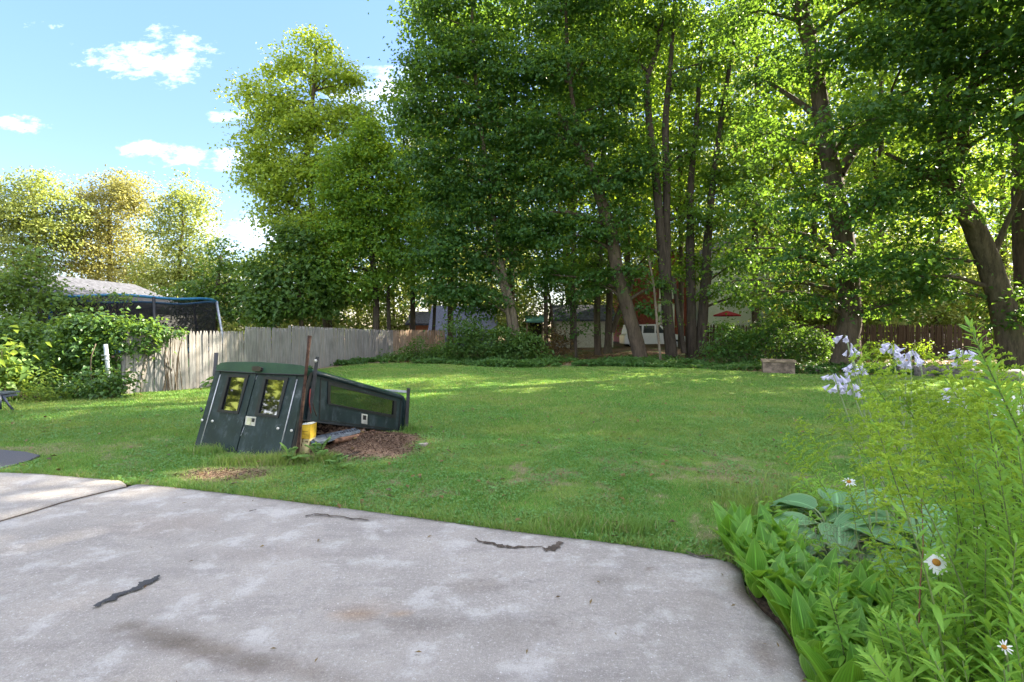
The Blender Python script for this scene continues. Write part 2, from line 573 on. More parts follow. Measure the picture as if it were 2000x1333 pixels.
# woodland floor behind it
k = NT('leaf_litter')
a = k.noise(9, 7, .7); b = k.noise(.6, 4)
col = k.mix(k.band(a, .35, .68), (.045, .030, .020), (.17, .105, .065))
col = k.mix(k.math('MULTIPLY', k.band(b, .5, .62), .8), col, (.05, .085, .025))
k.bump(a, .9, .05)
M['litter'] = k.fin(col, .95, .1)
xs = np.linspace(-60, 70, 90); ys = np.linspace(20, 90, 60)
X, Y, F = grid_xy(xs, ys)
Z = -.03 + np.clip((Y - 25) * .02, 0, .25) + (vnoise(X, Y, 3.1) - .5) * .15 * np.clip((Y - 25) / 4, 0, 1)
lim = np.interp(X, we[:, 0], we[:, 1])
Z = np.where(Y < np.maximum(lim, 20) + 3.5, np.minimum(Z, -.045), Z)
tag(link('woodland_floor', np_mesh('woodland_floor', np.stack([X, Y, Z], 1), F, M['litter'], True)), kind='structure')

# concrete slabs
k = NT('old_concrete')
n1 = k.noise(1.0, 7, .6); n2 = k.noise(14, 6, .7); n3 = k.noise(140, 4, .75); n4 = k.noise(3.1, 5, .6)
at = k.N.new('ShaderNodeAttribute'); at.attribute_name = 'tint'
col = k.mix(k.band(n1, .3, .7), (.280, .253, .224), (.395, .358, .318))
col = k.mix(k.math('MULTIPLY', k.band(n4, .50, .66), .65), col, (.52, .495, .465))
col = k.mix(k.math('MULTIPLY', k.band(n2, .50, .70), .50), col, (.25, .225, .205))
s1 = k.noise(2.0, 8, .72, stretch=(.55, 1.6, 1))
col = k.mix(k.math('MULTIPLY', k.band(s1, .50, .62), .50), col, (.23, .207, .188))
s2 = k.noise(46, 5, .75)
col = k.mix(k.math('MULTIPLY', k.band(s2, .54, .66), .55), col, (.57, .545, .515))
col = k.mix(k.math('MULTIPLY', k.band(s2, .45, .34), .55), col, (.20, .18, .165))
col = k.mix(k.math('MULTIPLY', k.band(n3, .52, .66), .55), col, (.24, .225, .21))
col = k.mix(k.math('MULTIPLY', k.band(n3, .46, .34), .5), col, (.60, .575, .55))
vor = k.N.new('ShaderNodeTexVoronoi'); vor.inputs['Scale'].default_value = 26; k.L.new(k.tc.outputs['Object'], vor.inputs['Vector'])
col = k.mix(k.math('MULTIPLY', k.math('LESS_THAN', vor.outputs['Distance'], .10), k.band(k.noise(5, 2), .5, .6)), col, (.62, .60, .575))
col = k.mix(1.0, col, at.outputs['Color'], 'MULTIPLY')
k.bump(k.math('ADD', k.math('MULTIPLY', n3, .6), k.math('ADD', n2, k.math('MULTIPLY', s2, .8))), .8, .012)
M['concrete'] = k.fin(col, .9, .2)


def slab_tint(x, y):
    """Old stains: rust blotches and the worn dark strip; also darker along the bed edge."""
    t = np.ones((len(x), 4))
    def spot(px, py, rx, ry, c, amt, ang=0.0):
        g = gp(px, py); ca, sa = math.cos(ang), math.sin(ang)
        dx, dy = x - g.x, y - g.y
        u, v = (dx * ca + dy * sa) / rx, (-dx * sa + dy * ca) / ry
        n = vnoise(x, y, .09) * .5 + vnoise(x, y, .3) * .6
        m = np.clip(np.exp(-(u * u + v * v) * 1.1) * 1.5 - n * .75, 0, 1) * amt
        for i in range(3): t[:, i] *= 1 - m * (1 - c[i])
    rust = (1.0, .80, .62)
    spot(690, 1208, .16, .08, rust, .8); spot(785, 1207, .09, .05, rust, .8); spot(715, 1195, .3, .12, (1, .9, .82), .5)
    dk = (.62, .58, .54)
    spot(330, 1255, .42, .10, dk, 1, -.35); spot(450, 1290, .45, .10, dk, 1, -.4); spot(620, 1325, .45, .10, dk, .9, -.4); spot(250, 1232, .2, .06, dk, .7)
    spot(800, 1230, .5, .16, (.78, .76, .74), .8); spot(640, 1014, .22, .05, (.6, .58, .56), .9); spot(720, 1018, .2, .06, (.62, .6, .58), .9, -.3)
    spot(1270, 1117, .05, .03, (.55, .5, .45), 1); spot(1190, 1140, .16, .09, (.7, .69, .68), .9); spot(930, 1150, .35, .14, (.82, .80, .78), .8)
    spot(1060, 1240, .5, .2, (.84, .83, .82), .8); spot(1400, 1190, .3, .3, (.80, .78, .76), .7); spot(560, 1090, .7, .15, (.85, .83, .82), .7)
    spot(1480, 1180, .14, .3, (.55, .5, .46), .9); spot(1500, 1290, .10, .2, (.6, .55, .5), .8); spot(330, 1030, .5, .3, (1, .93, .88), .5)
    spot(1440, 1115, .14, .06, (.5, .45, .4), .9)
    return t


def slab(poly, xr, yr, step, z, name):
    xs = np.arange(xr[0], xr[1], step); ys = np.arange(yr[0], yr[1], step)
    X, Y, F = grid_xy(xs, ys)
    P = [(p.x, p.y) for p in poly]
    ins = in_poly(X, Y, P)
    F = F[ins[F].all(axis=1)]
    used = np.unique(F); remap = -np.ones(len(X), int); remap[used] = np.arange(len(used))
    X, Y, F = X[used], Y[used], remap[F]
    # outer boundary of the kept cells, snapped to the real outline
    E = {}
    for q in F:
        for a, b in ((q[0], q[1]), (q[1], q[2]), (q[2], q[3]), (q[3], q[0])):
            if (b, a) in E: del E[(b, a)]
            else: E[(a, b)] = 1
    nxt = {a: b for a, b in E}
    bv = np.array(sorted({v for e in E for v in e}))
    A = np.array(P); B = np.roll(A, -1, axis=0)
    for v in bv:
        p = np.array([X[v], Y[v]]); d = B - A
        t = np.clip(((p - A) * d).sum(1) / (d * d).sum(1), 0, 1)
        q = A + d * t[:, None]
        i = np.argmin(((q - p) ** 2).sum(1))
        off = (vnoise(q[i][0] * 3, q[i][1] * 3, .25) - .5) * .03
        X[v], Y[v] = q[i] + (p - q[i]) * (0.0 + off * 4)
    Z = z + (vnoise(X, Y, 1.7) - .5) * .012
    Zt = Z.copy(); Zt[bv] -= .010
    n = len(X)
    V = np.stack([X, Y, Zt], 1)
    low = np.stack([X[bv], Y[bv], np.full(len(bv), -.10)], 1)
    m = {v: n + i for i, v in enumerate(bv)}
    S = np.array([(a, m[a], m[b], b) for a, b in E])
    tint = np.concatenate([slab_tint(X, Y), np.full((len(bv), 4), .7)])
    o = link(name, np_mesh(name, np.concatenate([V, low]), np.concatenate([F, S]), M['concrete'], True, col=tint))
    return tag(o, kind='structure')


main_poly = SLAB_EDGE + SLAB_RIGHT + [Vector((-9.5, -5, 0)), Vector((-9.5, 2.3, 0))] + [p + Vector((.012, -.018, 0)) for p in JOINT[::-1]]
far_poly = [Vector((p.x - .006, p.y + .008, 0)) for p in JOINT] + [Vector((-9.5, 2.4, 0))][:0] + FAR_LEFT[::-1]
SLAB_A = slab(main_poly, (-9.6, 1.9), (-1.0, 5.7), .05, .022, 'concrete_slab')
SLAB_B = slab(far_poly, (-9.6, -3.8), (3.0, 6.5), .05, .030, 'concrete_slab')

k = NT('asphalt')
n = k.noise(160, 4, .7); n1 = k.noise(2, 4)
k.bump(n, .7, .006)
M['asphalt'] = k.fin(k.mix(k.band(n, .35, .68), k.mix(n1, (.035, .036, .042), (.05, .05, .058)), (.12, .12, .13)), .85, .3)
mb = MB(); mb.prism([Vector((p.x, p.y, .012)) for p in ASPHALT], (0, 0, -.08))
tag(mb.build('asphalt_driveway', M['asphalt']), kind='structure')
k = NT('bed_soil')
n = k.noise(34, 6, .7)
k.bump(n, 1, .03)
M['soil'] = k.fin(k.mix(k.band(n, .35, .68), (.035, .026, .020), (.12, .085, .06)), .95, .1)
mb = MB(); mb.prism([Vector((p.x, p.y, .018)) for p in BED_POLY], (0, 0, -.06))
tag(mb.build('garden_bed', M['soil']), kind='structure')

# tar filling and open cracks: children of the slab
def ribbon(pts, widths, z):
    P = curve_pts([(p.x, p.y) for p in pts], 16); W = np.interp(np.linspace(0, 1, len(P)), np.linspace(0, 1, len(widths)), widths)
    T = np.gradient(P, axis=0); T /= np.linalg.norm(T, axis=1)[:, None]
    Nn = np.stack([-T[:, 1], T[:, 0]], 1)
    P = P + Nn * ((vnoise(P[:, 0] + 3, P[:, 1], .045) - .5) * .03)[:, None]
    j = 1 + (vnoise(P[:, 0], P[:, 1], .03) - .5) * 1.5 + (vnoise(P[:, 0], P[:, 1], .009) - .5) * .8
    j2 = 1 + (vnoise(P[:, 0] + 9, P[:, 1], .025) - .5) * 1.5 + (vnoise(P[:, 0], P[:, 1] + 4, .008) - .5) * .8
    L_ = P + Nn * (W * j / 2)[:, None]; R_ = P - Nn * (W * j2 / 2)[:, None]
    n = len(P)
    top = np.concatenate([np.c_[L_, np.full(n, z)], np.c_[R_, np.full(n, z)], np.c_[P, np.full(n, z + .004)]])
    F = []
    for i in range(n - 1):
        F += [(i, i + 1, 2 * n + i + 1, 2 * n + i), (2 * n + i, 2 * n + i + 1, n + i + 1, n + i)]
    return top, np.array(F)


M['tar'] = flat('tar', (.036, .036, .037), .7, .4, bs=90, bump=.6)
M['crack'] = flat('crack_dirt', (.085, .068, .055), .95, .1, bs=90, bump=.5)
M['moss'] = flat('moss', (.03, .06, .022), .95, .1, bs=120, bump=.6)
def strip(name, pts, w, m, z=.034):
    V, F = ribbon(pts, w, z)
    o = link(name, np_mesh(name, V, F, m), SLAB_A)
    return o
strip('tar_patch', [gp(183, 1196), gp(215, 1180), gp(255, 1163), gp(290, 1146), gp(310, 1134)], [.035, .05, .045, .06, .03], M['tar'])
strip('crack', [gp(928, 1060), gp(950, 1068), gp(985, 1076), gp(1015, 1077), gp(1060, 1076)], [.012, .03, .045, .025, .01], M['crack'])
strip('crack', [gp(1062, 1082), gp(1078, 1079), gp(1098, 1068)], [.05, .06, .045], M['crack'])
strip('crack', [gp(596, 1016), gp(615, 1012), gp(650, 1015), gp(720, 1024)], [.02, .03, .012, .02], M['crack'])
strip('crack', [gp(1335, 1084), gp(1365, 1094), gp(1392, 1093)], [.01, .03, .02], M['crack'])
strip('crack', [gp(488, 1007), gp(500, 1003)], [.012, .02], M['crack'])
mb = MB(); jp = [p + Vector((.003, -.004, -.012)) for p in JOINT]
mb.tube(jp, .03, 6); mb.build('joint_dirt', M['crack'], SLAB_A)

# grass blades (nobody could count them): one object
def scatter(n, y0, y1, power):
    u = RNG.random(n)
    if abs(power) < 1e-6: Y = y0 * (y1 / y0) ** u
    else: Y = (y0 ** power + u * (y1 ** power - y0 ** power)) ** (1 / power)
    X = (RNG.random(n) * 2 - 1) * (Y * 1.06 + .8)
    return X, Y


def blades(X, Y, H, W, lean, segs):
    n = len(X)
    a = RNG.random(n) * 2 * np.pi
    d = np.stack([np.cos(a), np.sin(a), np.zeros(n)], 1)
    la = RNG.random(n) * 2 * np.pi
    l = np.stack([np.cos(la), np.sin(la), np.zeros(n)], 1) * (lean * H)[:, None]
    B = np.stack([X, Y, sheet_z(X, Y) - .004], 1)
    up = np.array([0, 0, 1.0])
    tip = B + l + up * H[:, None]
    w = d * (W / 2)[:, None]
    if segs == 1:
        V = np.stack([B - w, B + w, tip], 1).reshape(-1, 3)
        F = np.arange(3 * n).reshape(n, 3)
        return V, F
    mid = B + l * .32 + up * (H * .6)[:, None]
    V = np.stack([B - w, B + w, mid - w * .8, mid + w * .8, tip], 1).reshape(-1, 3)
    o = np.arange(n)[:, None] * 5
    F = np.concatenate([o + np.array([0, 1, 3]), o + np.array([0, 3, 2]), o + np.array([2, 3, 4])])
    return V, F


def cat(parts):
    Vs, Fs, o = [], [], 0
    for V, F in parts:
        Vs.append(V); Fs.append(F + o); o += len(V)
    return np.concatenate(Vs), np.concatenate(Fs)


k = NT('grass_blade')
geo = k.N.new('ShaderNodeNewGeometry'); r = geo.outputs['Random Per Island']
a1 = k.noise(.55, 5, .6); a2 = k.noise(2.4, 5, .65)
col = k.mix(r, (.105, .225, .042), (.20, .35, .085))
col = k.mix(k.math('MULTIPLY', k.band(a1, .44, .60), .62), col, (.27, .34, .085))
col = k.mix(k.math('MULTIPLY', k.band(a2, .52, .7), .5), col, (.055, .20, .045))
col = k.mix(k.math('MULTIPLY', k.math('GREATER_THAN', k.math('ADD', r, k.math('MULTIPLY', k.band(k.noise(1.3, 5, .65), .5, .68), .22)), .93), .9), col, (.36, .30, .16))
k.fin(col, .55, .25)
tr = k.N.new('ShaderNodeBsdfTranslucent'); k.L.new(k.mix(.5, col, (.4, .5, .04)), tr.inputs[0])
ms = k.N.new('ShaderNodeMixShader'); ms.inputs[0].default_value = .35
k.L.new(k.b.outputs[0], ms.inputs[1]); k.L.new(tr.outputs[0], ms.inputs[2]); k.L.new(ms.outputs[0], k.out.inputs[0])
M['grass'] = k.m

X, Y = scatter(330000, 3.2, 9.0, 1.4)
ok = lawn_ok(X, Y) & (RNG.random(len(X)) > bare(X, Y) * 1.15) & (RNG.random(len(X)) < 1.0 - .80 * patchy(X, Y))
X, Y = X[ok], Y[ok]
H = (.016 + .034 * RNG.random(len(X)) ** 1.6) * (.55 + .9 * vnoise(X, Y, .3)) * (1 - .3 * patchy(X, Y))
p1 = blades(X, Y, H, .004 + .004 * RNG.random(len(X)), .2 + 1.1 * RNG.random(len(X)), 3)
X, Y = scatter(380000, 8.0, 25.0, .35)
ok = lawn_ok(X, Y)
X, Y = X[ok], Y[ok]
p2 = blades(X, Y, (.022 + .03 * RNG.random(len(X))) * (.6 + .8 * vnoise(X, Y, .5)), .008 + .0011 * Y * (.5 + RNG.random(len(X))), .2 + .9 * RNG.random(len(X)), 1)
# ragged tufts along the slab edge and at the feet of things
ep, eh = [], []
for i in range(len(SLAB_EDGE) - 1):
    a, b = SLAB_EDGE[i], SLAB_EDGE[i + 1]
    m = int(900 * (b - a).length)
    t = RNG.random(m); off = np.abs(RNG.normal(0, .07, m)) - .012
    dn = Vector((-(b - a).y, (b - a).x)).normalized()
    ep.append(np.stack([a.x + (b.x - a.x) * t + dn.x * off, a.y + (b.y - a.y) * t + dn.y * off], 1))
for i in range(len(FAR_LEFT) - 1):
    a, b = FAR_LEFT[i], FAR_LEFT[i + 1]
    m = int(500 * (b - a).length); t = RNG.random(m); off = np.abs(RNG.normal(0, .06, m)) - .01
    ep.append(np.stack([a.x + (b.x - a.x) * t, a.y + (b.y - a.y) * t + off], 1))
EP = np.concatenate(ep)
keep = RNG.random(len(EP)) < np.clip(vnoise(EP[:, 0], EP[:, 1], .28) * 1.9 - .35, .05, 1)
EP = EP[keep]
p3 = blades(EP[:, 0], EP[:, 1], .03 + .07 * RNG.random(len(EP)) ** 1.6, .004 + .004 * RNG.random(len(EP)), .3 + 1.0 * RNG.random(len(EP)), 3)
tf = [(gp(555, 905), .25, 900), (gp(800, 842), .25, 700), (gp(640, 905), .18, 500), (gp(455, 905), .3, 500), (gp(400, 885), .3, 600), (gp(520, 905), .3, 700), (gp(1230, 1040), .25, 700), (gp(1120, 1035), .3, 700)]
tx = np.concatenate([c.x + RNG.normal(0, s * .5, n) for c, s, n in tf]); ty = np.concatenate([c.y + RNG.normal(0, s * .3, n) for c, s, n in tf])
okk = ~in_poly(tx, ty, SLAB_POLY); tx, ty = tx[okk], ty[okk]
p4 = blades(tx, ty, .05 + .10 * RNG.random(len(tx)), .005 + .004 * RNG.random(len(tx)), .2 + .8 * RNG.random(len(tx)), 3)
V, F = cat([p1, p2, p3, p4])
tag(link('grass', np_mesh('grass', V, F, M['grass'])), 'short mown green grass with dry blades covering the back yard', 'grass', kind='stuff')


# dead straw lying in the thin patches (uncountable)
X, Y = scatter(300000, 3.3, 11, 1.1)
ok = lawn_ok(X, Y) & (RNG.random(len(X)) < np.clip(patchy(X, Y) * .55 + bare(X, Y) * .35 + .02, 0, 1))
X, Y = X[ok], Y[ok]
V, F = blades(X, Y, .008 + .016 * RNG.random(len(X)), .004 + .003 * RNG.random(len(X)), 1.0 + 2.4 * RNG.random(len(X)), 1)
k = NT('straw'); geo = k.N.new('ShaderNodeNewGeometry')
M['straw'] = k.fin(k.mix(geo.outputs['Random Per Island'], (.20, .16, .085), (.46, .38, .22)), .8, .2)
tag(link('dry_grass', np_mesh('dry_grass', V, F, M['straw'])), 'dead straw coloured grass lying in the thin patches of lawn', 'dry grass', kind='stuff')

# clover and flat weeds in the near lawn
def leaf_kites(Pn, Nn, L_, W_, droop=.25, fold=.18, axis=None):
    """Folded leaf-shaped kites: positions, normals, lengths, widths."""
    n = len(Pn)
    Nn = Nn / (np.linalg.norm(Nn, axis=1)[:, None] + 1e-9)
    A = RNG.normal(size=(n, 3)) if axis is None else axis
    A = A - Nn * (A * Nn).sum(1)[:, None]
    A /= np.linalg.norm(A, axis=1)[:, None] + 1e-9
    S = np.cross(Nn, A)
    L_ = L_[:, None]; W_ = W_[:, None]
    tip = Pn + A * L_ - np.array([0, 0, 1.0]) * L_ * droop
    midp = Pn + A * L_ * .45 + Nn * W_ * fold
    V = np.stack([Pn, midp + S * W_ / 2, tip, midp - S * W_ / 2], 1).reshape(-1, 3)
    o = np.arange(n)[:, None] * 4
    F = np.concatenate([o + np.array([0, 1, 2]), o + np.array([0, 2, 3])])
    return V, F


X, Y = scatter(110000, 3.3, 11, 1.2)
cm = vnoise(X, Y, .9) * .6 + vnoise(X, Y, .3) * .4
ok = lawn_ok(X, Y) & (cm > .47) & (bare(X, Y) < .5)
X, Y = X[ok], Y[ok]
n = len(X)
P_ = np.stack([X, Y, sheet_z(X, Y) + .015 + .025 * RNG.random(n)], 1)
N_ = RNG.normal(0, .35, (n, 3)) + np.array([0, 0, 1])
V, F = leaf_kites(P_, N_, .018 + .02 * RNG.random(n), .014 + .014 * RNG.random(n), .1)
M['clover'] = leaf_mat('clover_leaf', (.075, .20, .05), (.15, .30, .085), .3, (.3, .5, .07))
tag(link('clover', np_mesh('clover', V, F, M['clover'])), 'low clover and flat weeds spread through the near lawn', 'clover', kind='stuff')

# fallen leaves and bits on lawn and slab
X, Y = scatter(900, 2.0, 21, .6)
ok = (lawn_ok(X, Y) | (in_poly(X, Y, [(p.x, p.y) for p in SLAB_POLY]) & (RNG.random(len(X)) < .22)))
X, Y = X[ok], Y[ok]; n = len(X)
on = in_poly(X, Y, [(p.x, p.y) for p in SLAB_POLY])
P_ = np.stack([X, Y, np.where(on, .036, sheet_z(X, Y) + .04)], 1)
V, F = leaf_kites(P_, RNG.normal(0, .25, (n, 3)) + np.array([0, 0, 1]), np.where(on, .02, .06) + .03 * RNG.random(n), np.where(on, .008, .04) + .012 * RNG.random(n), .05)
M['dead'] = leaf_mat('dead_leaf', (.12, .08, .03), (.21, .14, .045), .15, (.3, .2, .05), dry=((.085, .055, .03), .7))
tag(link('fallen_leaves', np_mesh('fallen_leaves', V, F, M['dead'])), 'brown fallen leaves and bits lying on lawn and concrete', 'leaves', kind='stuff')

# ------------------------------------------------------------------ truck cap lying on the lawn
k = NT('faded_green_paint')
n1 = k.noise(2.2, 6, .6); n2 = k.noise(9, 6, .65, stretch=(1, 1, .5)); n3 = k.noise(60, 4, .7)
col = k.mix(k.band(n1, .3, .7), (.0075, .018, .0195), (.015, .030, .033))
col = k.mix(k.math('MULTIPLY', k.band(n2, .48, .74), .55), col, (.06, .08, .092))
n5 = k.noise(3.4, 8, .75)
col = k.mix(k.math('MULTIPLY', k.band(n5, .56, .70), .55), col, (.13, .15, .165))
n6 = k.noise(24, 7, .75, stretch=(1, 1, .12))
col = k.mix(k.math('MULTIPLY', k.band(n6, .58, .70), .5), col, (.11, .13, .14))
col = k.mix(k.math('MULTIPLY', k.band(n3, .62, .75), .35), col, (.16, .17, .17))
k.bump(n2, .12, .01)
M['cap'] = k.fin(col, k.math('ADD', k.math('MULTIPLY', n2, .35), .28), .35)
k = NT('green_roof_paint')
n1 = k.noise(4, 6, .6); n3 = k.noise(70, 3, .7)
col = k.mix(k.band(n1, .3, .7), (.008, .036, .023), (.017, .056, .032))
col = k.mix(k.math('MULTIPLY', k.band(n3, .62, .74), .4), col, (.2, .24, .2))
M['cap_green'] = k.fin(col, .38, .5)
M['black_trim'] = flat('black_trim', (.014, .015, .016), .5, .4)
M['black_steel'] = flat('black_steel', (.016, .017, .019), .45, .5, var=.3, scale=14)
M['rust'] = flat('rust', (.055, .030, .021), .85, .2, var=.4, scale=18, bs=90, bump=.5)
M['pale_alu'] = flat('worn_aluminium', (.48, .49, .50), .45, .5, .3, var=.2)
M['dull_silver'] = flat('dull_silver', (.58, .57, .53), .4, .5, .4, var=.2)
M['latch_cover'] = flat('yellowed_latch', (.50, .50, .33), .5, .4, var=.2)
k = NT('dark_window_glass')
k.fin((.012, .014, .012), .03, .9); k.b.inputs['IOR'].default_value = 2.9
tr = k.N.new('ShaderNodeBsdfTransparent'); tr.inputs[0].default_value = (.55, .58, .5, 1)
ms = k.N.new('ShaderNodeMixShader'); ms.inputs[0].default_value = .30
k.L.new(k.b.outputs[0], ms.inputs[1]); k.L.new(tr.outputs[0], ms.inputs[2]); k.L.new(ms.outputs[0], k.out.inputs[0])
M['glass'] = k.m
k = NT('side_window_glass')
k.fin((.012, .014, .012), .03, .9); k.b.inputs['IOR'].default_value = 2.7
tr = k.N.new('ShaderNodeBsdfTransparent'); tr.inputs[0].default_value = (.8, .8, .72, 1)
ms = k.N.new('ShaderNodeMixShader'); ms.inputs[0].default_value = .42
k.L.new(k.b.outputs[0], ms.inputs[1]); k.L.new(tr.outputs[0], ms.inputs[2]); k.L.new(ms.outputs[0], k.out.inputs[0])
M['glass_side'] = k.m

RBR = Vector((-2.89, 6.59, 0)); RBL = Vector((-4.50, 7.26, 0)); RTR = Vector((-2.74, 6.86, 1.165))
Wv = RBL - RBR
nR = (RBR - RBL).cross(RTR - RBR).normalized()
if nR.y > 0: nR = -nR
R_ = lambda px, py, o=0.0: on_plane(px, py, RBR + nR * o, nR)
SB = Vector((-2.83, 6.76, .495)); FB = Vector((-1.81, 8.33, 0.0))
nS = (FB - SB).cross(RTR + Vector((.01, 0, 0)) - SB).normalized()
if nS.x < 0: nS = -nS
S_ = lambda px, py, o=0.0: on_plane(px, py, SB + nS * o, nS)
CAP = empty('truck_cap', (RBR + RBL) / 2 + Vector((.4, .9, 0)), 'dark green pickup truck cap propped on the lawn with double rear doors facing the concrete', 'truck cap')
TL, TR_ = R_(424, 722), R_(601, 732)
# doors with windows cut out
def door(outer, hole, name):
    mb = MB(); mb.ring([R_(*p, .012) for p in outer], [R_(*p, .012) for p in hole], -nR * .03)
    return mb.build(name, M['cap'], CAP)
holeL = [(447, 733), (486, 734), (466, 808), (427, 804)]
holeR = [(518, 737), (563, 739.5), (544, 816), (500, 811)]
dL = door([(432, 726), (501, 729.5), (459.5, 885), (391, 875)], holeL, 'rear_door')
dR = door([(503, 729.5), (580, 733), (543, 896), (461.5, 886.5)], holeR, 'rear_door')
# outer corner panels beside the doors
for q in ([(421, 725), (430.5, 726), (389.5, 875), (379.5, 873)], [(581.5, 733), (595, 734), (564, 898), (544.5, 896)]):
    mb = MB(); mb.prism([R_(*p, .008) for p in q], -nR * .03); mb.build('corner_panel', M['cap'], CAP)
# light hinge strips between door and corner
for a, b in (((430.5, 732), (390.5, 873)), ((580.5, 741), (543.5, 893))):
    mb = MB(); mb.tube([R_(*a, .014), R_(*b, .014)], .0075, 6); mb.build('hinge_strip', M['pale_alu'], CAP)
for hole, d in ((holeL, dL), (holeR, dR)):
    c = (sum(p[0] for p in hole) / 4, sum(p[1] for p in hole) / 4)
    out = [(c[0] + (p[0] - c[0]) * 1.05, c[1] + (p[1] - c[1]) * 1.03) for p in hole]
    inn = [(c[0] + (p[0] - c[0]) * .80, c[1] + (p[1] - c[1]) * .89) for p in hole]
    mb = MB(); mb.ring([R_(*p, .012) for p in out], [R_(*p, .012) for p in inn], nR * .016)
    mb.build('window_frame', M['black_trim'], d)
    mid = [(c[0] + (p[0] - c[0]) * .9, c[1] + (p[1] - c[1]) * .95) for p in hole]
    mb = MB(); mb.prism([R_(*p, .004) for p in mid], -nR * .006); mb.build('window_pane', M['glass'], d)
# latch
mb = MB(); q = [(481, 813), (501, 815), (498, 832.5), (479.5, 830)]
mb.prism([R_(*p, .013) for p in q], nR * .008); hd = mb.build('door_handle', M['dull_silver'], dR)
mb = MB(); mb.prism([R_(*p, .0215) for p in ((484, 816), (492, 817), (490, 829.5), (482.5, 828.5))], nR * .012); mb.build('latch_paddle', M['latch_cover'], dR)
mb = MB(); mb.prism([R_(*p, .0215) for p in ((493, 817), (498, 818), (496.5, 825), (491.5, 824.5))], nR * .002); mb.build('latch_recess', M['black_trim'], dR)
# centre scrape
def scrape(pts, w, m=None):
    mb = MB(); P = [R_(*p, .0135) for p in pts]; mb.tube(P, w, 5); return mb
M['scuff'] = flat('scuffed_primer', (.30, .32, .34), .8, .2, var=.4, scale=60)
scrape([(477, 834), (473, 845), (470, 852)], .005).build('paint_scrape', M['scuff'], dR)
scrape([(502, 734), (499.5, 742)], .004).build('paint_scrape', M['scuff'], dR)
for (px, py), d in (((395, 821), None), ((415, 823), dL), ((543, 837.5), dR), ((569.5, 841.5), None)):
    c = R_(px, py, .012); mb = MB()
    rot = nR.to_track_quat('Z', 'Y').to_matrix()
    pr = [(.0, 0), (.024, 0), (.024, .006), (.014, .012), (.0, .012)]
    V = []
    for (r, z) in pr:
        for i in range(10):
            a = i * math.pi / 5; V.append(c + rot @ Vector((r * math.cos(a), r * .8 * math.sin(a), z)))
    mb.add(V, [(a * 10 + i, a * 10 + (i + 1) % 10, a * 10 + 10 + (i + 1) % 10, a * 10 + 10 + i) for a in range(4) for i in range(10)], True)
    mb.box(c + nR * .013, (.016, .004, .004), rot)
    mb.build('door_lock', M['dull_silver'], d if d else CAP)

# side panel with its long window
sideO = [(605, 722.5), (789, 776), (783.5, 843.5), (583, 818)]
sideH = [(642, 748), (772, 783.5), (770, 815), (641, 789)]
mb = MB(); mb.ring([S_(*p) for p in sideO], [S_(*p) for p in sideH], -nS * .03); SD = mb.build('side_panel', M['cap'], CAP)
c = (706, 783); sc = lambda s, t: [(c[0] + (p[0] - c[0]) * s, c[1] + (p[1] - c[1]) * t) for p in sideH]
mb = MB(); mb.ring([S_(*p, .001) for p in sc(1.03, 1.08)], [S_(*p, .001) for p in sc(.955, .86)], nS * .014); mb.build('window_frame', M['black_trim'], SD)
mb = MB(); mb.prism([S_(*p, -.006) for p in sc(.985, .93)], -nS * .006); mb.build('window_pane', M['glass_side'], SD)
mb = MB(); mb.ring([S_(*p, .002) for p in ((626, 738.5), (784, 778), (779.5, 841), (622.5, 821))], [S_(*p, .002) for p in ((627.5, 741), (782.5, 780), (778, 839), (624.5, 819.5))], nS * .004); mb.build('panel_seam', M['black_trim'], SD)
mb = MB(); mb.ring([S_(*p, .002) for p in ((706, 808), (717, 810), (716.5, 829), (705.5, 827))], [S_(*p, .002) for p in ((708, 811), (715, 812), (714.8, 821), (707.8, 820))], nS * .01); mb.build('side_latch', M['dull_silver'], SD)
mb = MB(); mb.prism([S_(*p, .003) for p in ((708, 811), (715, 812), (714.8, 821), (707.8, 820))], nS * .004); mb.build('latch_recess', M['black_trim'], SD)
mb = MB(); mb.tube([S_(583, 820, -.01), S_(783.5, 845, -.01)], .014, 6); mb.build('bottom_rail', M['black_trim'], CAP)
# far side, front, roof
FTR, FBR = S_(789, 776), S_(783.5, 843.5)
STR, SBR = S_(605, 722.5), S_(583, 818)
L_ = lambda p: p + Wv * .985
mb = MB(); mb.ring([L_(S_(*p)) for p in sideO], [L_(S_(*p)) for p in sideH], nS * .03); LS = mb.build('side_panel', M['cap'], CAP)
mb = MB(); mb.prism([L_(S_(*p, .02)) for p in sc(.985, .93)], nS * .006); mb.build('window_pane', M['glass_side'], LS)
mb = MB(); mb.prism([FTR - nS * .035, L_(FTR) + nS * .035, L_(FBR) + nS * .035, FBR - nS * .035], Vector((-.015, -.026, 0))); mb.build('front_panel', M['cap'], CAP)
up = (FTR - STR).cross(Wv).normalized()
if up.z < 0: up = -up
rim_in = Vector((-.03, -.05, 0))
mb = MB()
prof = []
nseg = 10
A, B = STR + rim_in * 1.0, FTR
sec = []
wl = Wv.length
for i in range(nseg + 1):
    t = i / nseg
    e = min(t, 1 - t) * wl
    h = .045 * min(1, (e / .10)) ** .5 + .03 * math.sin(math.pi * t)
    sec.append((t * .985, h))
V = []
for base in (A, B):
    for t, h in sec: V.append(base + Wv * t + up * (h + .012))
    for t, h in sec: V.append(base + Wv * t + up * (h - .018 if 0 < t < .98 else -.006))
n = nseg + 1; F = []
for i in range(nseg):
    F += [(i, i + 1, 2 * n + i + 1, 2 * n + i), (n + i, 3 * n + i, 3 * n + i + 1, n + i + 1), (i, n + i, n + i + 1, i + 1), (2 * n + i, 2 * n + i + 1, 3 * n + i + 1, 3 * n + i)]
F += [(0, 2 * n, 3 * n, n), (n - 1, 2 * n - 1, 4 * n - 1, 3 * n - 1)]
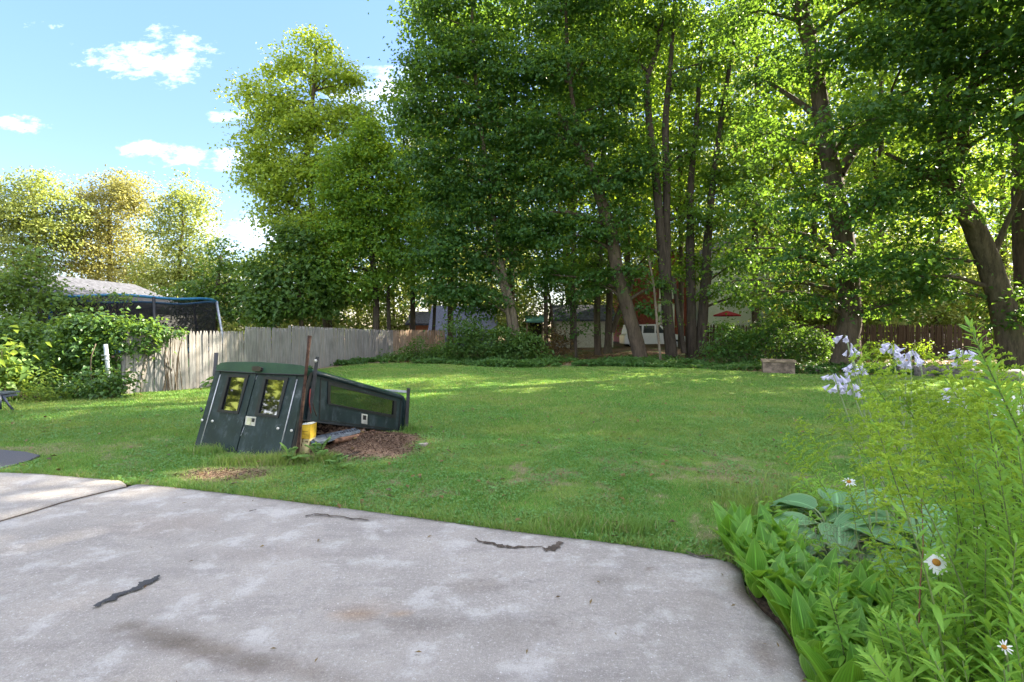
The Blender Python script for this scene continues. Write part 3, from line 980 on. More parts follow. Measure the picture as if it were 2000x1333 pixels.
mb.add(V, F, False); mb.build('roof', M['cap_green'], CAP)
mb = MB(); mb.tube([S_(607, 727, .006), S_(640, 735.5, .006), S_(786, 777, .006), S_(790, 784, .004), S_(786, 842, .004)], .03, 8); mb.build('roof_edge', M['cap'], CAP)
mb = MB(); lip = [(421, 724), (424, 715.5), (430, 709.5), (440, 707.8), (520, 710), (588, 713.8), (597, 717), (600, 723), (597, 732.5), (505, 729)]
mb.prism([R_(*p, .045) for p in lip], -nR * .10); FA = mb.build('rear_lip', M['cap_green'], CAP)
mb = MB(); mb.tube([R_(421.5, 724.5, .046), R_(505, 729.8, .046), R_(596.5, 733, .046)], .008, 6); mb.build('rubber_seal', M['black_trim'], CAP)
mb = MB(); bl = [(496, 717.5), (500, 716.2), (510, 717), (513.5, 719), (513.5, 724), (511, 726.5), (498, 726), (495.5, 723.5)]
mb.prism([R_(*p, .046) for p in bl], nR * .035); mb.build('brake_light', flat('brake_light', (.03, .022, .022), .3, .5), CAP)
# rack uprights: flat black bars
def bar(a, b, w, t, name, m='black_steel'):
    a, b = Vector(a), Vector(b); d = (b - a); ln = d.length
    R = d.to_track_quat('Z', 'X').to_matrix()
    mb = MB(); mb.box((a + b) / 2, (w, t, ln), R); return mb.build(name, M[m], CAP)
rp = bar(S_(603, 822, .03), S_(620, 697, .06), .045, .07, 'rack_post')
mb = MB(); cc = on_plane(617.5, 705, S_(620, 697, .02), Vector((0, -1, 0))) ; mb.lathe((0, 0, 0), [(0, 0), (.022, 0), (.022, .01), (0, .012)], 10)
me = mb.mesh('cap_disc', M['dull_silver'])
o = bpy.data.objects.new('reflector_disc', me); C.objects.link(o); o.parent = CAP; o.matrix_parent_inverse = Matrix.Translation(-CAP.location)
o.matrix_basis = Matrix.Translation(Vector((-2.617, 6.83, 1.255))) @ Matrix.Rotation(math.radians(90), 4, 'X')
bar(R_(419.5, 735, -.03), R_(422.5, 690, -.03), .035, .05, 'rack_post')
FP0, FP1 = S_(794, 836, .05), S_(798, 758.5, .05)
bar(FP0, FP1, .05, .05, 'rack_post')
bar(FP1 - Vector((0, 0, .06)), FP1 - Vector((0, 0, .05)) + Wv * .985, .03, .035, 'rack_bar', 'pale_alu')
bar(FP1 - Vector((0, 0, .35)) + Wv * .985, FP1 + Wv * .985, .05, .05, 'rack_post')
mb = MB(); mb.tube([S_(612, 745, .05), S_(608, 770, .06), S_(612, 795, .05), S_(618, 813, .03)], .006, 6); mb.build('loose_wire', M['rust'], CAP)
mb = MB(); mb.tube([S_(606, 760, .08), S_(604, 785, .08), S_(607, 808, .07)], .006, 6); mb.build('loose_wire', flat('red_wire', (.2, .035, .03), .6), CAP)
mb = MB(); mb.tube([R_(392, 797, .0), R_(396, 802, .02), R_(392, 804, .03)], .012, 6); mb.build('hook', M['black_steel'], CAP)
mb = MB(); mb.prism([R_(*p, .01) for p in ((602, 735), (606, 728), (583, 820), (569, 892), (564, 898))], Vector((.02, .035, 0))); mb.build('corner_post', M['black_trim'], CAP)

# rusty pole leaning on the cap
a = Vector((-2.735, 6.505, .0)); b = pt(605, 656, 6.62)
mb = MB(); P = [a.lerp(b, t) for t in np.linspace(0, 1, 9)]
mb.tube(P, [.021] * 8 + [.028], 8); tag(mb.build('rusty_pole', M['rust']), 'tall rusty iron pole leaning against the rear corner of the green truck cap', 'pole')

# heap of dark leaves and bark under the cap, mulch spilling out
M['mulch'] = leaf_mat('bark_mulch', (.17, .108, .075), (.36, .245, .175), .05, (.3, .2, .1), rough=.9, spec=.1, clump=2.0, dry=((.045, .03, .024), .7))
xs = np.linspace(-4.0, -1.5, 60); ys = np.linspace(6.6, 8.9, 60)
X, Y, F = grid_xy(xs, ys)
def heap(x, y):
    return .40 * np.exp(-(((x + 3.0) / .5) ** 2 + ((y - 7.75) / .55) ** 2)) + .05 * (vnoise(x, y, .12) - .5)
Z = np.maximum(heap(X, Y), 0) + sheet_z(X, Y) - .012
ok = in_poly(X, Y, [(-4.2, 7.4), (-2.72, 6.72), (-1.9, 8.35), (-3.3, 8.9)])
Z = np.where(ok, Z, -.08)
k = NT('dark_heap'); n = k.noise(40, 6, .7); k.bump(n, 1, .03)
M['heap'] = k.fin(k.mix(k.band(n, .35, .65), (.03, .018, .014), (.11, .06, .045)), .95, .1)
tag(link('leaf_heap', np_mesh('leaf_heap', np.stack([X, Y, Z], 1), F, M['heap'], True)), 'heap of dark dead leaves under the raised truck cap', 'leaf heap', kind='stuff')
nb = 12000
x = MOUND_C[0] + RNG.normal(0, .58, nb); y = MOUND_C[1] + .1 + RNG.normal(0, .46, nb)
ok = (bare(x, y) + RNG.normal(0, .25, nb) > .30)
x, y = x[ok], y[ok]; n = len(x)
V1, F1 = leaf_kites(np.stack([x, y, sheet_z(x, y) + .004 + .012 * RNG.random(n)], 1), RNG.normal(0, .35, (n, 3)) + np.array([0, 0, 1]), .016 + .042 * RNG.random(n) ** 2 + .08 * (RNG.random(n) > .965), .005 + .009 * RNG.random(n), .05, .5)
x = -2.9 + RNG.normal(0, .38, 2500); y = 7.35 + RNG.normal(0, .4, 2500)
ok = in_poly(x, y, [(-4.0, 7.4), (-2.72, 6.75), (-1.9, 8.2), (-3.3, 8.9)])
x, y = x[ok], y[ok]; n2 = len(x)
V2, F2 = leaf_kites(np.stack([x, y, np.maximum(heap(x, y), 0) + sheet_z(x, y)], 1), RNG.normal(0, .5, (n2, 3)) + np.array([0, -.3, 1]), .03 + .05 * RNG.random(n2), .02 + .03 * RNG.random(n2), .1)
x = RNG.normal(-3.35, .5, 2600); y = RNG.normal(5.95, .22, 2600)
ok = (bare(x, y) > .4) & ~in_poly(x, y, SLAB_POLY); x, y = x[ok], y[ok]; n3 = len(x)
V3, F3 = leaf_kites(np.stack([x, y, sheet_z(x, y) + .006], 1), RNG.normal(0, .3, (n3, 3)) + np.array([0, 0, 1]), .015 + .035 * RNG.random(n3), .004 + .008 * RNG.random(n3), .05, .5)
V, F = cat([(V1, F1), (V2, F2), (V3, F3)])
tag(link('mulch', np_mesh('mulch', V, F, M['mulch'])), 'red brown bark mulch and dead leaves spilled beside the truck cap', 'mulch', kind='stuff')

# painted board with handwriting
zb = .20
bd = [gp(604.5, 854.5, zb), gp(623, 864.5, zb), gp(704, 841, zb + .02), gp(693, 835.5, zb + .02)]
M['grey_paint'] = flat('pale_grey_paint', (.15, .175, .20), .6, .4, var=.3, scale=12)
PB = empty('painted_board', (bd[0] + bd[2]) / 2 - Vector((0, 0, zb)), 'pale grey painted board with handwriting lying on the leaf heap under the truck cap', 'board')
mb = MB(); mb.prism(bd, Vector((0, 0, -.03))); mb.build('board', M['grey_paint'], PB)
mb = MB(); mb.prism([gp(604, 856, zb - .01) , gp(608, 864, zb - .01), gp(625, 869, zb - .04), gp(628, 864.5, zb - .02)], Vector((0, 0, -.05))); mb.build('broken_end', flat('torn_dark_end', (.05, .075, .11), .8, .2, var=.5, scale=20), PB)
ink = flat('black_ink', (.012, .014, .02), .6, .3)
LET = {'D': [[(0, 0), (.1, 1)], [(.0, 1), (.55, .92), (.72, .5), (.45, .05), (0, 0)]],
       'e': [[(.0, .3), (.45, .34), (.35, .6), (.1, .52), (.02, .2), (.2, 0), (.48, .08)]],
       'm': [[(0, 0), (.05, .55)], [(.05, .4), (.22, .55), (.26, .02)], [(.26, .38), (.45, .55), (.5, .02)]],
       'i': [[(.05, 0), (.1, .5)], [(.12, .72), (.13, .78)]],
       'n': [[(0, 0), (.05, .55)], [(.05, .4), (.28, .55), (.32, .02)]],
       'o': [[(.22, .55), (.03, .35), (.1, .02), (.32, .08), (.38, .4), (.22, .55)]]}
o0 = gp(638, 857.2, zb); ex = (gp(703, 840.5, zb + .02) - o0); eyv = (gp(632, 849.5, zb) - o0)
xx = 0.06
mb = MB()
tw = sum({'D': .95, 'e': .7, 'm': .75, 'i': .35, 'n': .55, 'o': .5}[c] for c in 'Demino')
for ch in 'Demino':
    for st in LET[ch]:
        P = [o0 + ex * ((xx + p[0]) / (tw + .1)) + eyv * (.12 + p[1] * .72) + Vector((0, 0, .003)) for p in st]
        if len(P) == 2: P = [P[0], P[0].lerp(P[1], .5), P[1]]
        mb.tube(P, .0055, 5, smooth=False)
    xx += {'D': .95, 'e': .7, 'm': .75, 'i': .35, 'n': .55, 'o': .5}[ch]
mb.build('handwriting', ink, PB)

# cardboard carton, yellow above and cream below
M['yellow_card'] = flat('yellow_card', (.62, .40, .035), .7, .3, var=.25, scale=9)
M['cream_card'] = flat('cream_card', (.62, .52, .27), .75, .3, var=.25, scale=9)
M['white_card'] = flat('white_card', (.62, .64, .58), .75, .3, var=.15)
CB = empty('carton', gp(596, 884), 'tall weathered yellow and cream carton standing under the corner of the truck cap', 'carton')
def cq(px, py, Y): return pt(px, py, Y)
Yc = 6.80
f = [(588, 831), (607, 829.5), (605, 858), (587.5, 858)]
mb = MB(); mb.prism([cq(*p, Yc) for p in f], (.02, .16, 0)); mb.build('upper_band', M['yellow_card'], CB)
mb = MB(); mb.prism([cq(*p, Yc + .002) for p in ((587.5, 858.3), (605, 858.3), (601.5, 888), (586, 888))], (.02, .155, 0)); mb.build('lower_body', M['cream_card'], CB)
mb = MB(); mb.prism([cq(588, 830, Yc - .003), cq(593, 826.5, Yc + .04), cq(607.5, 829, Yc - .003)], (.02, .14, .0)); mb.build('lid_flap', M['white_card'], CB)
pk = flat('dark_print', (.10, .045, .02), .7, .2)
mb = MB()
for (x0, y0, x1, y1) in ((590.5, 858, 592, 864), (589.5, 856.8, 593.5, 857.8), (596, 862, 599, 863.2), (599.5, 861.5, 600.8, 865), (595, 869, 597, 872), (590, 843, 601, 843.6), (590, 848, 600, 848.5), (588, 867, 589.3, 872)):
    mb.prism([cq(x0, y0, Yc - .003), cq(x1, y0, Yc - .003), cq(x1, y1, Yc - .003), cq(x0, y1, Yc - .003)], (0, .004, 0))
tag(mb.build('printed_marks', pk, CB), kind='stuff')
M['raw_wood'] = flat('raw_weathered_wood', (.34, .25, .16), .85, .2, var=.35, scale=8, stretch=(1, 1, .15), bs=40, bump=.5)
mb = MB(); mb.prism([pt(577, 838, 6.72), pt(584, 836, 6.72), pt(580, 889, 6.72), pt(569, 889, 6.72)], (.02, .05, 0))
tag(mb.build('wooden_plank', M['raw_wood']), 'short pale plank standing upright behind the rusty pole', 'plank')
M['brown_log'] = flat('brown_log', (.22, .12, .075), .9, .15, var=.45, scale=14, stretch=(.4, 1, 1), bs=40, bump=.8)
mb = MB(); mb.tube([gp(627, 879, .05), gp(660, 872, .06), gp(700, 861, .06), gp(728, 852, .05)], [.05, .055, .05, .04], 9)
tag(mb.build('log', M['brown_log']), 'thick reddish brown log at the front of the mulch beside the truck cap', 'log')
mb = MB(); mb.tube([gp(652, 862, .16), gp(690, 855, .16), gp(730, 842, .12)], [.035, .035, .02], 8)
tag(mb.build('branch', M['brown_log']), 'long thin branch lying above the thick log by the painted board', 'branch')
mb = MB(); mb.tube([gp(655, 897, .03), gp(690, 889, .04), gp(724, 877, .04)], [.022, .026, .018], 7)
tag(mb.build('branch', M['bark_dark']), 'short dark stick half buried in the bark mulch', 'branch')
mb = MB(); P0 = gp(735, 846, .06)
for i in range(1): pass
def rock(name, c, s, m, label, seed, cat='stone', group=None):
    r = np.random.default_rng(seed)
    V = []; F = []
    nu, nv = 12, 7
    ph = r.random(6) * 6
    for j in range(nv + 1):
        th = math.pi * j / nv
        for i in range(nu):
            a = 2 * math.pi * i / nu
            d = Vector((math.sin(th) * math.cos(a), math.sin(th) * math.sin(a), math.cos(th)))
            f_ = 1 + .18 * math.sin(3 * d.x + ph[0]) + .15 * math.sin(4 * d.y + ph[1]) + .12 * math.sin(5 * d.z + ph[2]) + .05 * math.sin(9 * d.x + ph[3])
            d2 = Vector([max(-.72, min(.72, q)) for q in d]) * 1.25
            V.append(Vector(c) + Vector((d2.x * s[0], d2.y * s[1], d2.z * s[2])) * f_)
    for j in range(nv):
        for i in range(nu):
            F.append((j * nu + i, (j + 1) * nu + i, (j + 1) * nu + (i + 1) % nu, j * nu + (i + 1) % nu))
    mb = MB(); mb.add(V, F, True)
    return tag(mb.build(name, m), label, cat, group)
M['stone'] = flat('field_stone', (.19, .17, .15), .9, .2, var=.4, scale=6, bs=30, bump=.7)
M['pale_stone'] = flat('pale_stone', (.42, .36, .31), .9, .2, var=.3, scale=10, bs=30, bump=.7)
rock('stone', gp(826, 871, .02), (.07, .05, .035), M['pale_stone'], 'small pale flat stone at the outer edge of the bark mulch', 3)

# weed growing at the corner of the cap
M['weed'] = leaf_mat('weed_leaf', (.12, .24, .06), (.19, .33, .09), .36, (.42, .55, .10), rough=.5)
def compound_weed(base, stems, label, name='weed', group=None):
    E = empty(name, base, label, 'weed', group)
    mb = MB(); LP = []; LN = []; LL = []; LA = []
    for (tip, bow) in stems:
        tip = Vector(tip); b = Vector(base)
        P = curve_pts([b, b.lerp(tip, .5) + Vector((0, 0, bow)), tip], 7)
        mb.tube(P, np.linspace(.006, .002, len(P)), 5)
        T = np.gradient(P, axis=0)
        for i in range(4, len(P)):
            t = Vector(T[i]).normalized(); s = t.cross(Vector((0, 0, 1))).normalized()
            for sg in (-1, 1):
                LP.append(P[i]); LN.append(Vector((0, -.35, 1)) + s * sg * .2); LL.append(.068 * (1.15 - .5 * abs(i - len(P) * .65) / len(P) * 2)); LA.append(s * sg + t * .55)
        LP.append(P[-1]); LN.append((0, -.35, 1)); LL.append(.068); LA.append(t)
    mb.build('stem', M['weed'], E)
    me = oval_leaf_mesh()
    for p, nn, l, a in zip(LP, LN, LL, LA):
        inst('leaf', me, leaf_matrix(Vector(p), Vector(a), Vector(nn), l), E)
    return E


def blade_leaf(name, length, width, nu, nv, prof, fold, droop, mat_, cup=0.0, wave=0.0):
    """A leaf along +X with its upper face to +Z, unit length."""
    V, F, U = [], [], []
    for i in range(nv + 1):
        t = i / nv; w = width * prof(t)
        z = -droop * t * t
        x = t - .12 * droop * t * t
        for j in range(-nu, nu + 1):
            s = j / nu
            V.append((x * length, w * s, (z + fold * w * abs(s) ** 1.3 - cup * w * s * s * t + wave * math.sin(t * 14 + j * 2) * abs(s)) * 1.0))
            U.append((s, t))
    m = 2 * nu + 1
    for i in range(nv):
        for j in range(2 * nu):
            F.append((i * m + j, i * m + j + 1, (i + 1) * m + j + 1, (i + 1) * m + j))
    # thin closed underside is not needed: light passes the blade
    return np_mesh(name, V, F, mat_, True, luv=U)


_leaf = {}
def oval_leaf_mesh():
    if 'oval' not in _leaf:
        _leaf['oval'] = blade_leaf('oval_leaf', 1, .21, 1, 5, lambda t: math.sin(math.pi * min(1, t * .94 + .05)) ** .8, .25, .18, M['weed'])
    return _leaf['oval']


def leaf_matrix(p, axis, normal, s, sw=None):
    x = axis.normalized(); z = (normal - x * normal.dot(x)).normalized(); y = z.cross(x)
    sw = sw or s
    return Matrix(((x.x * s, y.x * sw, z.x * s, p.x), (x.y * s, y.y * sw, z.y * s, p.y), (x.z * s, y.z * sw, z.z * s, p.z), (0, 0, 0, 1)))


wb = gp(622, 902)
compound_weed(wb, [(pt(640, 858, 6.45), .06), (pt(602, 872, 6.4), .05), (pt(618, 868, 6.4), .06), (pt(590, 890, 6.35), .03), (pt(632, 880, 6.3), .03)], 'bright green weed with paired leaflets growing in front of the yellow carton')
compound_weed(gp(566, 905), [(pt(553, 872, 6.4), .04), (pt(572, 876, 6.35), .05), (pt(560, 890, 6.3), .03), (pt(583, 892, 6.3), .03)], 'leafy weed at the lower right corner of the green rear doors')
compound_weed(gp(655, 917), [(pt(672, 893, 6.1), .04), (pt(645, 900, 6.05), .04), (pt(660, 890, 6.1), .05), (pt(680, 906, 6.05), .02)], 'pale low weed at the near edge of the bark mulch')

# ------------------------------------------------------------------ fences
def wood_mat(name, a, b, c):
    k = NT(name)
    oi = k.N.new('ShaderNodeObjectInfo')
    geo = k.N.new('ShaderNodeNewGeometry')
    off = k.N.new('ShaderNodeVectorMath'); off.operation = 'ADD'
    sc = k.N.new('ShaderNodeVectorMath'); sc.operation = 'MULTIPLY'; k.L.new(geo.outputs['Position'], sc.inputs[0]); sc.inputs[1].default_value = (1, 1, .07)
    k.L.new(sc.outputs[0], off.inputs[0]); k.L.new(oi.outputs['Random'], off.inputs[1])
    g = k.noise(26, 6, .65, vec=off.outputs[0])
    col = k.mix(k.band(g, .3, .7), a, b)
    col = k.mix(k.math('MULTIPLY', k.band(oi.outputs['Random'], .55, 1.0), .55), col, c)
    st = k.noise(1.1, 4, .6, vec=geo.outputs['Position'])
    col = k.mix(k.math('MULTIPLY', k.band(st, .5, .7), .35), col, tuple(x * .62 for x in a))
    k.bump(g, .5, .006)
    return k.fin(col, .9, .15)


M['grey_wood'] = wood_mat('weathered_grey_wood', (.185, .172, .166), (.36, .342, .33), (.31, .265, .225))
M['tan_wood'] = wood_mat('tan_wood', (.24, .165, .115), (.42, .32, .235), (.30, .19, .12))
M['brown_wood'] = wood_mat('dark_brown_wood', (.048, .033, .024), (.090, .062, .046), (.07, .045, .03))


def picket_mesh(w, t, h, m, name='picket'):
    pr = [(-w / 2, 0), (w / 2, 0), (w / 2, h - w * .9), (w * .16, h), (-w * .16, h), (-w / 2, h - w * .9)]
    mb = MB(); mb.prism([Vector((x, -t / 2, z)) for x, z in pr], (0, t, 0))
    return mb.mesh(name, m)


def fence(path, heights, w, m, label, gap=.006, tilt=.012, rails=(.35, .75), group='picket fences round the yard'):
    E = empty('picket_fence', path[0], label, 'fence', group)
    P = curve_pts([(p.x, p.y) for p in path], 10) if len(path) > 2 else np.array([(path[0].x, path[0].y), (path[1].x, path[1].y)])
    d = np.r_[0, np.cumsum(np.linalg.norm(np.diff(P, axis=0), axis=1))]
    L_ = d[-1]; n = int(L_ / (w + gap))
    pm = [picket_mesh(w, .018, 1.0, m) for _ in range(1)]
    for i in range(n):
        s = (i + .5) * L_ / n
        x, y = np.interp(s, d, P[:, 0]), np.interp(s, d, P[:, 1])
        x2, y2 = np.interp(min(L_, s + .05), d, P[:, 0]), np.interp(min(L_, s + .05), d, P[:, 1])
        x1, y1 = np.interp(max(0, s - .05), d, P[:, 0]), np.interp(max(0, s - .05), d, P[:, 1])
        a = math.atan2(y2 - y1, x2 - x1)
        h = heights(s / L_) + random.uniform(-.012, .012)
        Mx = Matrix.Translation((x, y, -.03)) @ Matrix.Rotation(a, 4, 'Z') @ Matrix.Rotation(random.gauss(0, tilt), 4, 'Y') @ Matrix.Rotation(random.gauss(0, .008), 4, 'X') @ Matrix.Diagonal((1, 1, h + .03, 1))
        inst('picket', pm[0], Mx, E)
    for r in rails:
        ss = np.linspace(0, L_, 40)
        mb = MB()
        pts = [Vector((np.interp(q, d, P[:, 0]) - .0, np.interp(q, d, P[:, 1]), heights(q / L_) * r)) for q in ss]
        for i in range(len(pts) - 1):
            e = (pts[i + 1] - pts[i]); e.z = 0; nn = Vector((-e.y, e.x, 0)).normalized() * .03
            mb.box((pts[i] + pts[i + 1]) / 2 + nn, (e.length + .004, .035, .08), Matrix.Rotation(math.atan2(e.y, e.x), 3, 'Z'))
        mb.build('rail', m, E)
    for q in np.arange(0, L_ + .01, 2.4):
        x, y = np.interp(q, d, P[:, 0]), np.interp(q, d, P[:, 1])
        e = np.array([np.interp(min(L_, q + .2), d, P[:, 0]) - np.interp(max(0, q - .2), d, P[:, 0]), np.interp(min(L_, q + .2), d, P[:, 1]) - np.interp(max(0, q - .2), d, P[:, 1])])
        e /= np.linalg.norm(e); mb = MB()
        mb.box((x - e[1] * .10, y + e[0] * .10, heights(q / L_) * .48), (.09, .09, heights(q / L_) * .98), Matrix.Rotation(math.atan2(e[1], e[0]), 3, 'Z'))
        mb.build('post', m, E)
    return E


def hgrey(t):
    # three panels stepping up with the ground
    return float(np.interp(t, [0, .225, .2251, .40, .4001, .7, 1.0], [1.62, 1.58, 1.73, 1.66, 1.77, 1.66, 1.55]))
fence(FENCE[:7], hgrey, .085, M['grey_wood'], 'long weathered grey picket fence along the left side of the lawn')
fence(FENCE[6:], lambda t: 1.56 + .0 * t, .085, M['tan_wood'], 'short tan picket fence at the far end of the grey fence, behind the weeds')
fence([Vector((9.7, 28.4, 0)), Vector((29.5, 28.0, 0))], lambda t: 1.87, .105, M['brown_wood'], 'long dark brown picket fence behind the big trees on the right', gap=.008, tilt=.02)

# ------------------------------------------------------------------ trees
BIG = 'tall trees at the back of the lawn'
def limb(mb, a, b, r0, r1, sag=.12, sides=6, wob=.25, n=5):
    a, b = Vector(a), Vector(b); d = b - a
    P = []
    ph = random.random() * 6
    for i in range(n + 1):
        t = i / n
        q = a.lerp(b, t) + Vector((math.sin(ph + t * 5) * wob * d.length * .12, math.cos(ph * 1.7 + t * 4) * wob * d.length * .12, math.sin(math.pi * t) * sag * d.length))
        if i == 0: q = a
        P.append(q)
    mb.tube(P, [r0 + (r1 - r0) * i / n for i in range(n + 1)], sides, caps=False)
    return P


def crown_arrays(lobes, dens, leaf, per, rng, flatten=.38, spread=.42, outer=2.2):
    """Leaves in small layered sprays through the lobes' volumes."""
    Ps, Ns, tw = [], [], []
    for (c, r) in lobes:
        n = max(4, int(dens * r[0] * r[2] * math.pi))
        d = rng.normal(size=(n, 3)); d /= np.linalg.norm(d, axis=1)[:, None]
        f = rng.random(n) ** (1 / outer)
        cc = np.array(c) + d * f[:, None] * np.array(r)
        tw.append((c, cc))
        s = spread * (.6 + .8 * rng.random(n))
        q = rng.normal(size=(n, per, 3)) * s[:, None, None] * np.array([1, 1, flatten])
        # each spray slopes outwards and down a little
        q[:, :, 2] -= (q[:, :, 0] * d[:, None, 0] + q[:, :, 1] * d[:, None, 1]) * .35
        Ps.append((cc[:, None, :] + q).reshape(-1, 3))
        nn = rng.normal(0, .45, (n, per, 3)) + np.array([0, 0, .75]) + d[:, None, :] * .45
        Ns.append(nn.reshape(-1, 3))
    P = np.concatenate(Ps); Nn = np.concatenate(Ns)
    L_ = leaf * (.65 + .7 * rng.random(len(P)))
    return P, Nn, L_, tw


def tree(name, label, Y, trunks, lobes, leaf, mat_, bark_='bark', dens=5.0, per=42, spread=.45, flatten=.38, seed=1, group=None, depth=None, cat='tree', twigs=7, z0=0.0, lw=.85, limb_r=.10, clip_y=None):
    """trunks: lists of (px, py, width_px); lobes: (px, py, rx_px, rz_px[, nearer or farther by m]) measured at distance Y."""
    rng = np.random.default_rng(seed); random.seed(seed)
    s = Y / 1000
    if group == BIG: dens, leaf, per, flatten, spread = dens * .86, leaf * 1.14, int(per * 1.2), (.24 if mat_.startswith('maple') else .38), spread * 1.12
    T = []
    for tr in trunks:
        T.append([(pt(p[0], p[1], Y + (p[3] if len(p) > 3 else 0)), p[2] * s / 2) for p in tr])
    base = Vector((T[0][0][0].x, Y, z0))
    E = empty(name, base, label, cat, group)
    for path in T:
        P = [p for p, r in path]; R = [r for p, r in path]
        if P[0].z > z0 - .05 and path is T[0]: P = [Vector((P[0].x, P[0].y, z0 - .1))] + P if P[0].z > z0 + .05 else P
        if len(R) < len(P): R = [R[0] * 1.15] + R
        D = curve_pts([tuple(p) + (r,) for p, r in zip(P, R)], 5)
        V, F = tube_arrays(D[:, :3], D[:, 3], 12)
        V = np.array(V)
        V += rng.normal(0, 1, V.shape) * np.repeat(D[:, 3], 12)[:, None] * .035
        # root flare
        if P[0].z < z0 + .3:
            for q in range(12):
                a = q / 12 * 6.283
                V[q, :2] = P[0].xy[:] + (V[q, :2] - P[0].xy[:]) * (1.35 + .25 * math.sin(a * 4 + seed))
        link('trunk', np_mesh('trunk', V, F, M[bark_], True), E)
    W = []
    for lb in lobes:
        dy = lb[4] if len(lb) > 4 else 0.0
        rx, rz = lb[2] * s, lb[3] * s
        ry = depth if depth else .5 * (rx + rz)
        W.append((tuple(pt(lb[0], lb[1], Y) + Vector((0, dy, 0))), (rx, ry, rz)))
    P, Nn, L_, tw = crown_arrays(W, dens, leaf, per, rng, flatten, spread)
    if clip_y is not None:
        pass
    V, F = leaf_kites(P, Nn, L_, L_ * lw, .22)
    mb = MB()
    flatT = [(p, r) for path in T for p, r in path]
    dense = [(Vector(q[:3]), q[3]) for path in T for q in curve_pts([tuple(p) + (r,) for p, r in path], 4)] if all(len(x) > 1 for x in T) else flatT
    for (c, cc) in tw:
        c = Vector(c)
        best = min(dense, key=lambda e: (e[0] - c).length + max(0, e[0].z - c.z + .5) * 2.0)
        r0 = max(.02, min(best[1] * .6, limb_r))
        if (best[0] - c).length > .5:
            LP = limb(mb, best[0], c, r0, r0 * .35, .06, 7)
            stem = LP[2:]
        else: stem = [best[0]]
        idx = rng.choice(len(cc), size=min(twigs, len(cc)), replace=False)
        for i in idx:
            q = Vector(cc[i]); st = min(stem, key=lambda e: (e - q).length)
            limb(mb, st, q, max(.012, r0 * .3), .006, .05, 4, n=4)
    tag(mb.build('limbs', M[bark_], E), kind='stuff')
    link('crown', np_mesh('crown', V, F, M[mat_]), E)
    return E


def copy_tree(o, loc, rz=0.0, s=1.0, label=None, group=None):
    r = o.copy(); C.objects.link(r)
    r.location = loc; r.rotation_euler = (0, 0, rz); r.scale = (s, s, s)
    if label: r['label'] = label
    if group: r['group'] = group
    for ch in list(o.children):
        c = ch.copy(); C.objects.link(c); c.parent = r; c.matrix_parent_inverse = ch.matrix_parent_inverse.copy()
    return r


M['bright'] = leaf_mat('bright_leaf', (.17, .28, .04), (.31, .42, .06), .48, (.62, .70, .05))  # sunlit brightness put into the leaf colour of the tall left tree
# tall sunlit tree on the left
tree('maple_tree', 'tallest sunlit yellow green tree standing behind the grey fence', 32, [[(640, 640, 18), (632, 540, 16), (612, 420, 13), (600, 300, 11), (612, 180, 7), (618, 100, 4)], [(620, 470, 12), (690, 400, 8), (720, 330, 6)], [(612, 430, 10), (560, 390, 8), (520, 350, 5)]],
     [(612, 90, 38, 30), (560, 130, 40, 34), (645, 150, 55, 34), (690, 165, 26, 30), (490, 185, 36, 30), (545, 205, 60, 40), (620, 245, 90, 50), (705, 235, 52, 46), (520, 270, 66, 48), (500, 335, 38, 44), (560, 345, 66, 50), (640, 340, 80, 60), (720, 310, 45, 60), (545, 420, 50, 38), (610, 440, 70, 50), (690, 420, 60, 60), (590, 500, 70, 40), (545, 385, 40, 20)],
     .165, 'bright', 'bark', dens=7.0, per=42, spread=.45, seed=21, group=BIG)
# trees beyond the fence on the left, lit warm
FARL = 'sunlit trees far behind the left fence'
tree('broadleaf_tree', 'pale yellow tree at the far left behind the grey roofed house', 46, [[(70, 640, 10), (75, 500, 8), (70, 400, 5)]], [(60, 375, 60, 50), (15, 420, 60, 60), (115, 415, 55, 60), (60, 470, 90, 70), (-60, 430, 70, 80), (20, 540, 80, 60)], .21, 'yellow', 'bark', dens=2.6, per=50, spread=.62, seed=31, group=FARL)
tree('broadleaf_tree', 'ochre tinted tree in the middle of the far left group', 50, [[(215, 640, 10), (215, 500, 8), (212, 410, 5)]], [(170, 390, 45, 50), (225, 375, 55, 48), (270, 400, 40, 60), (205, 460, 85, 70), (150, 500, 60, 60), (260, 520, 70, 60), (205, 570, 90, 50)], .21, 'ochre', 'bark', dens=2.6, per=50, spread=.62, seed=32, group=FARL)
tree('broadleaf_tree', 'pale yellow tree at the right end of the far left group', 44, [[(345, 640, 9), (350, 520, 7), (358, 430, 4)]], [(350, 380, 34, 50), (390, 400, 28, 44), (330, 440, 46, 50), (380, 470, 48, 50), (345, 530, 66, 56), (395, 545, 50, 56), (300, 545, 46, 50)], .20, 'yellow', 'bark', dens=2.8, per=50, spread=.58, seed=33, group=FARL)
tree('broadleaf_tree', 'darker green tree beside the trampoline in front of the pale trees', 34, [[(420, 640, 9), (425, 560, 7), (430, 500, 5)]], [(430, 500, 34, 34), (450, 550, 40, 40), (400, 560, 40, 40), (440, 600, 60, 40), (360, 590, 50, 40), (480, 580, 40, 40)], .20, 'shrub', 'bark', dens=4.2, per=36, spread=.5, seed=34)
tree('broadleaf_tree', 'dark low tree with big drooping leaves left of the small trunks behind the fence', 29, [[(590, 660, 9), (585, 580, 8), (580, 520, 5)]], [(570, 470, 55, 34), (530, 530, 50, 44), (600, 530, 60, 50), (560, 590, 80, 50), (640, 580, 50, 50), (510, 600, 40, 34)], .24, 'shrub', 'bark', dens=5.5, per=34, spread=.45, seed=35)
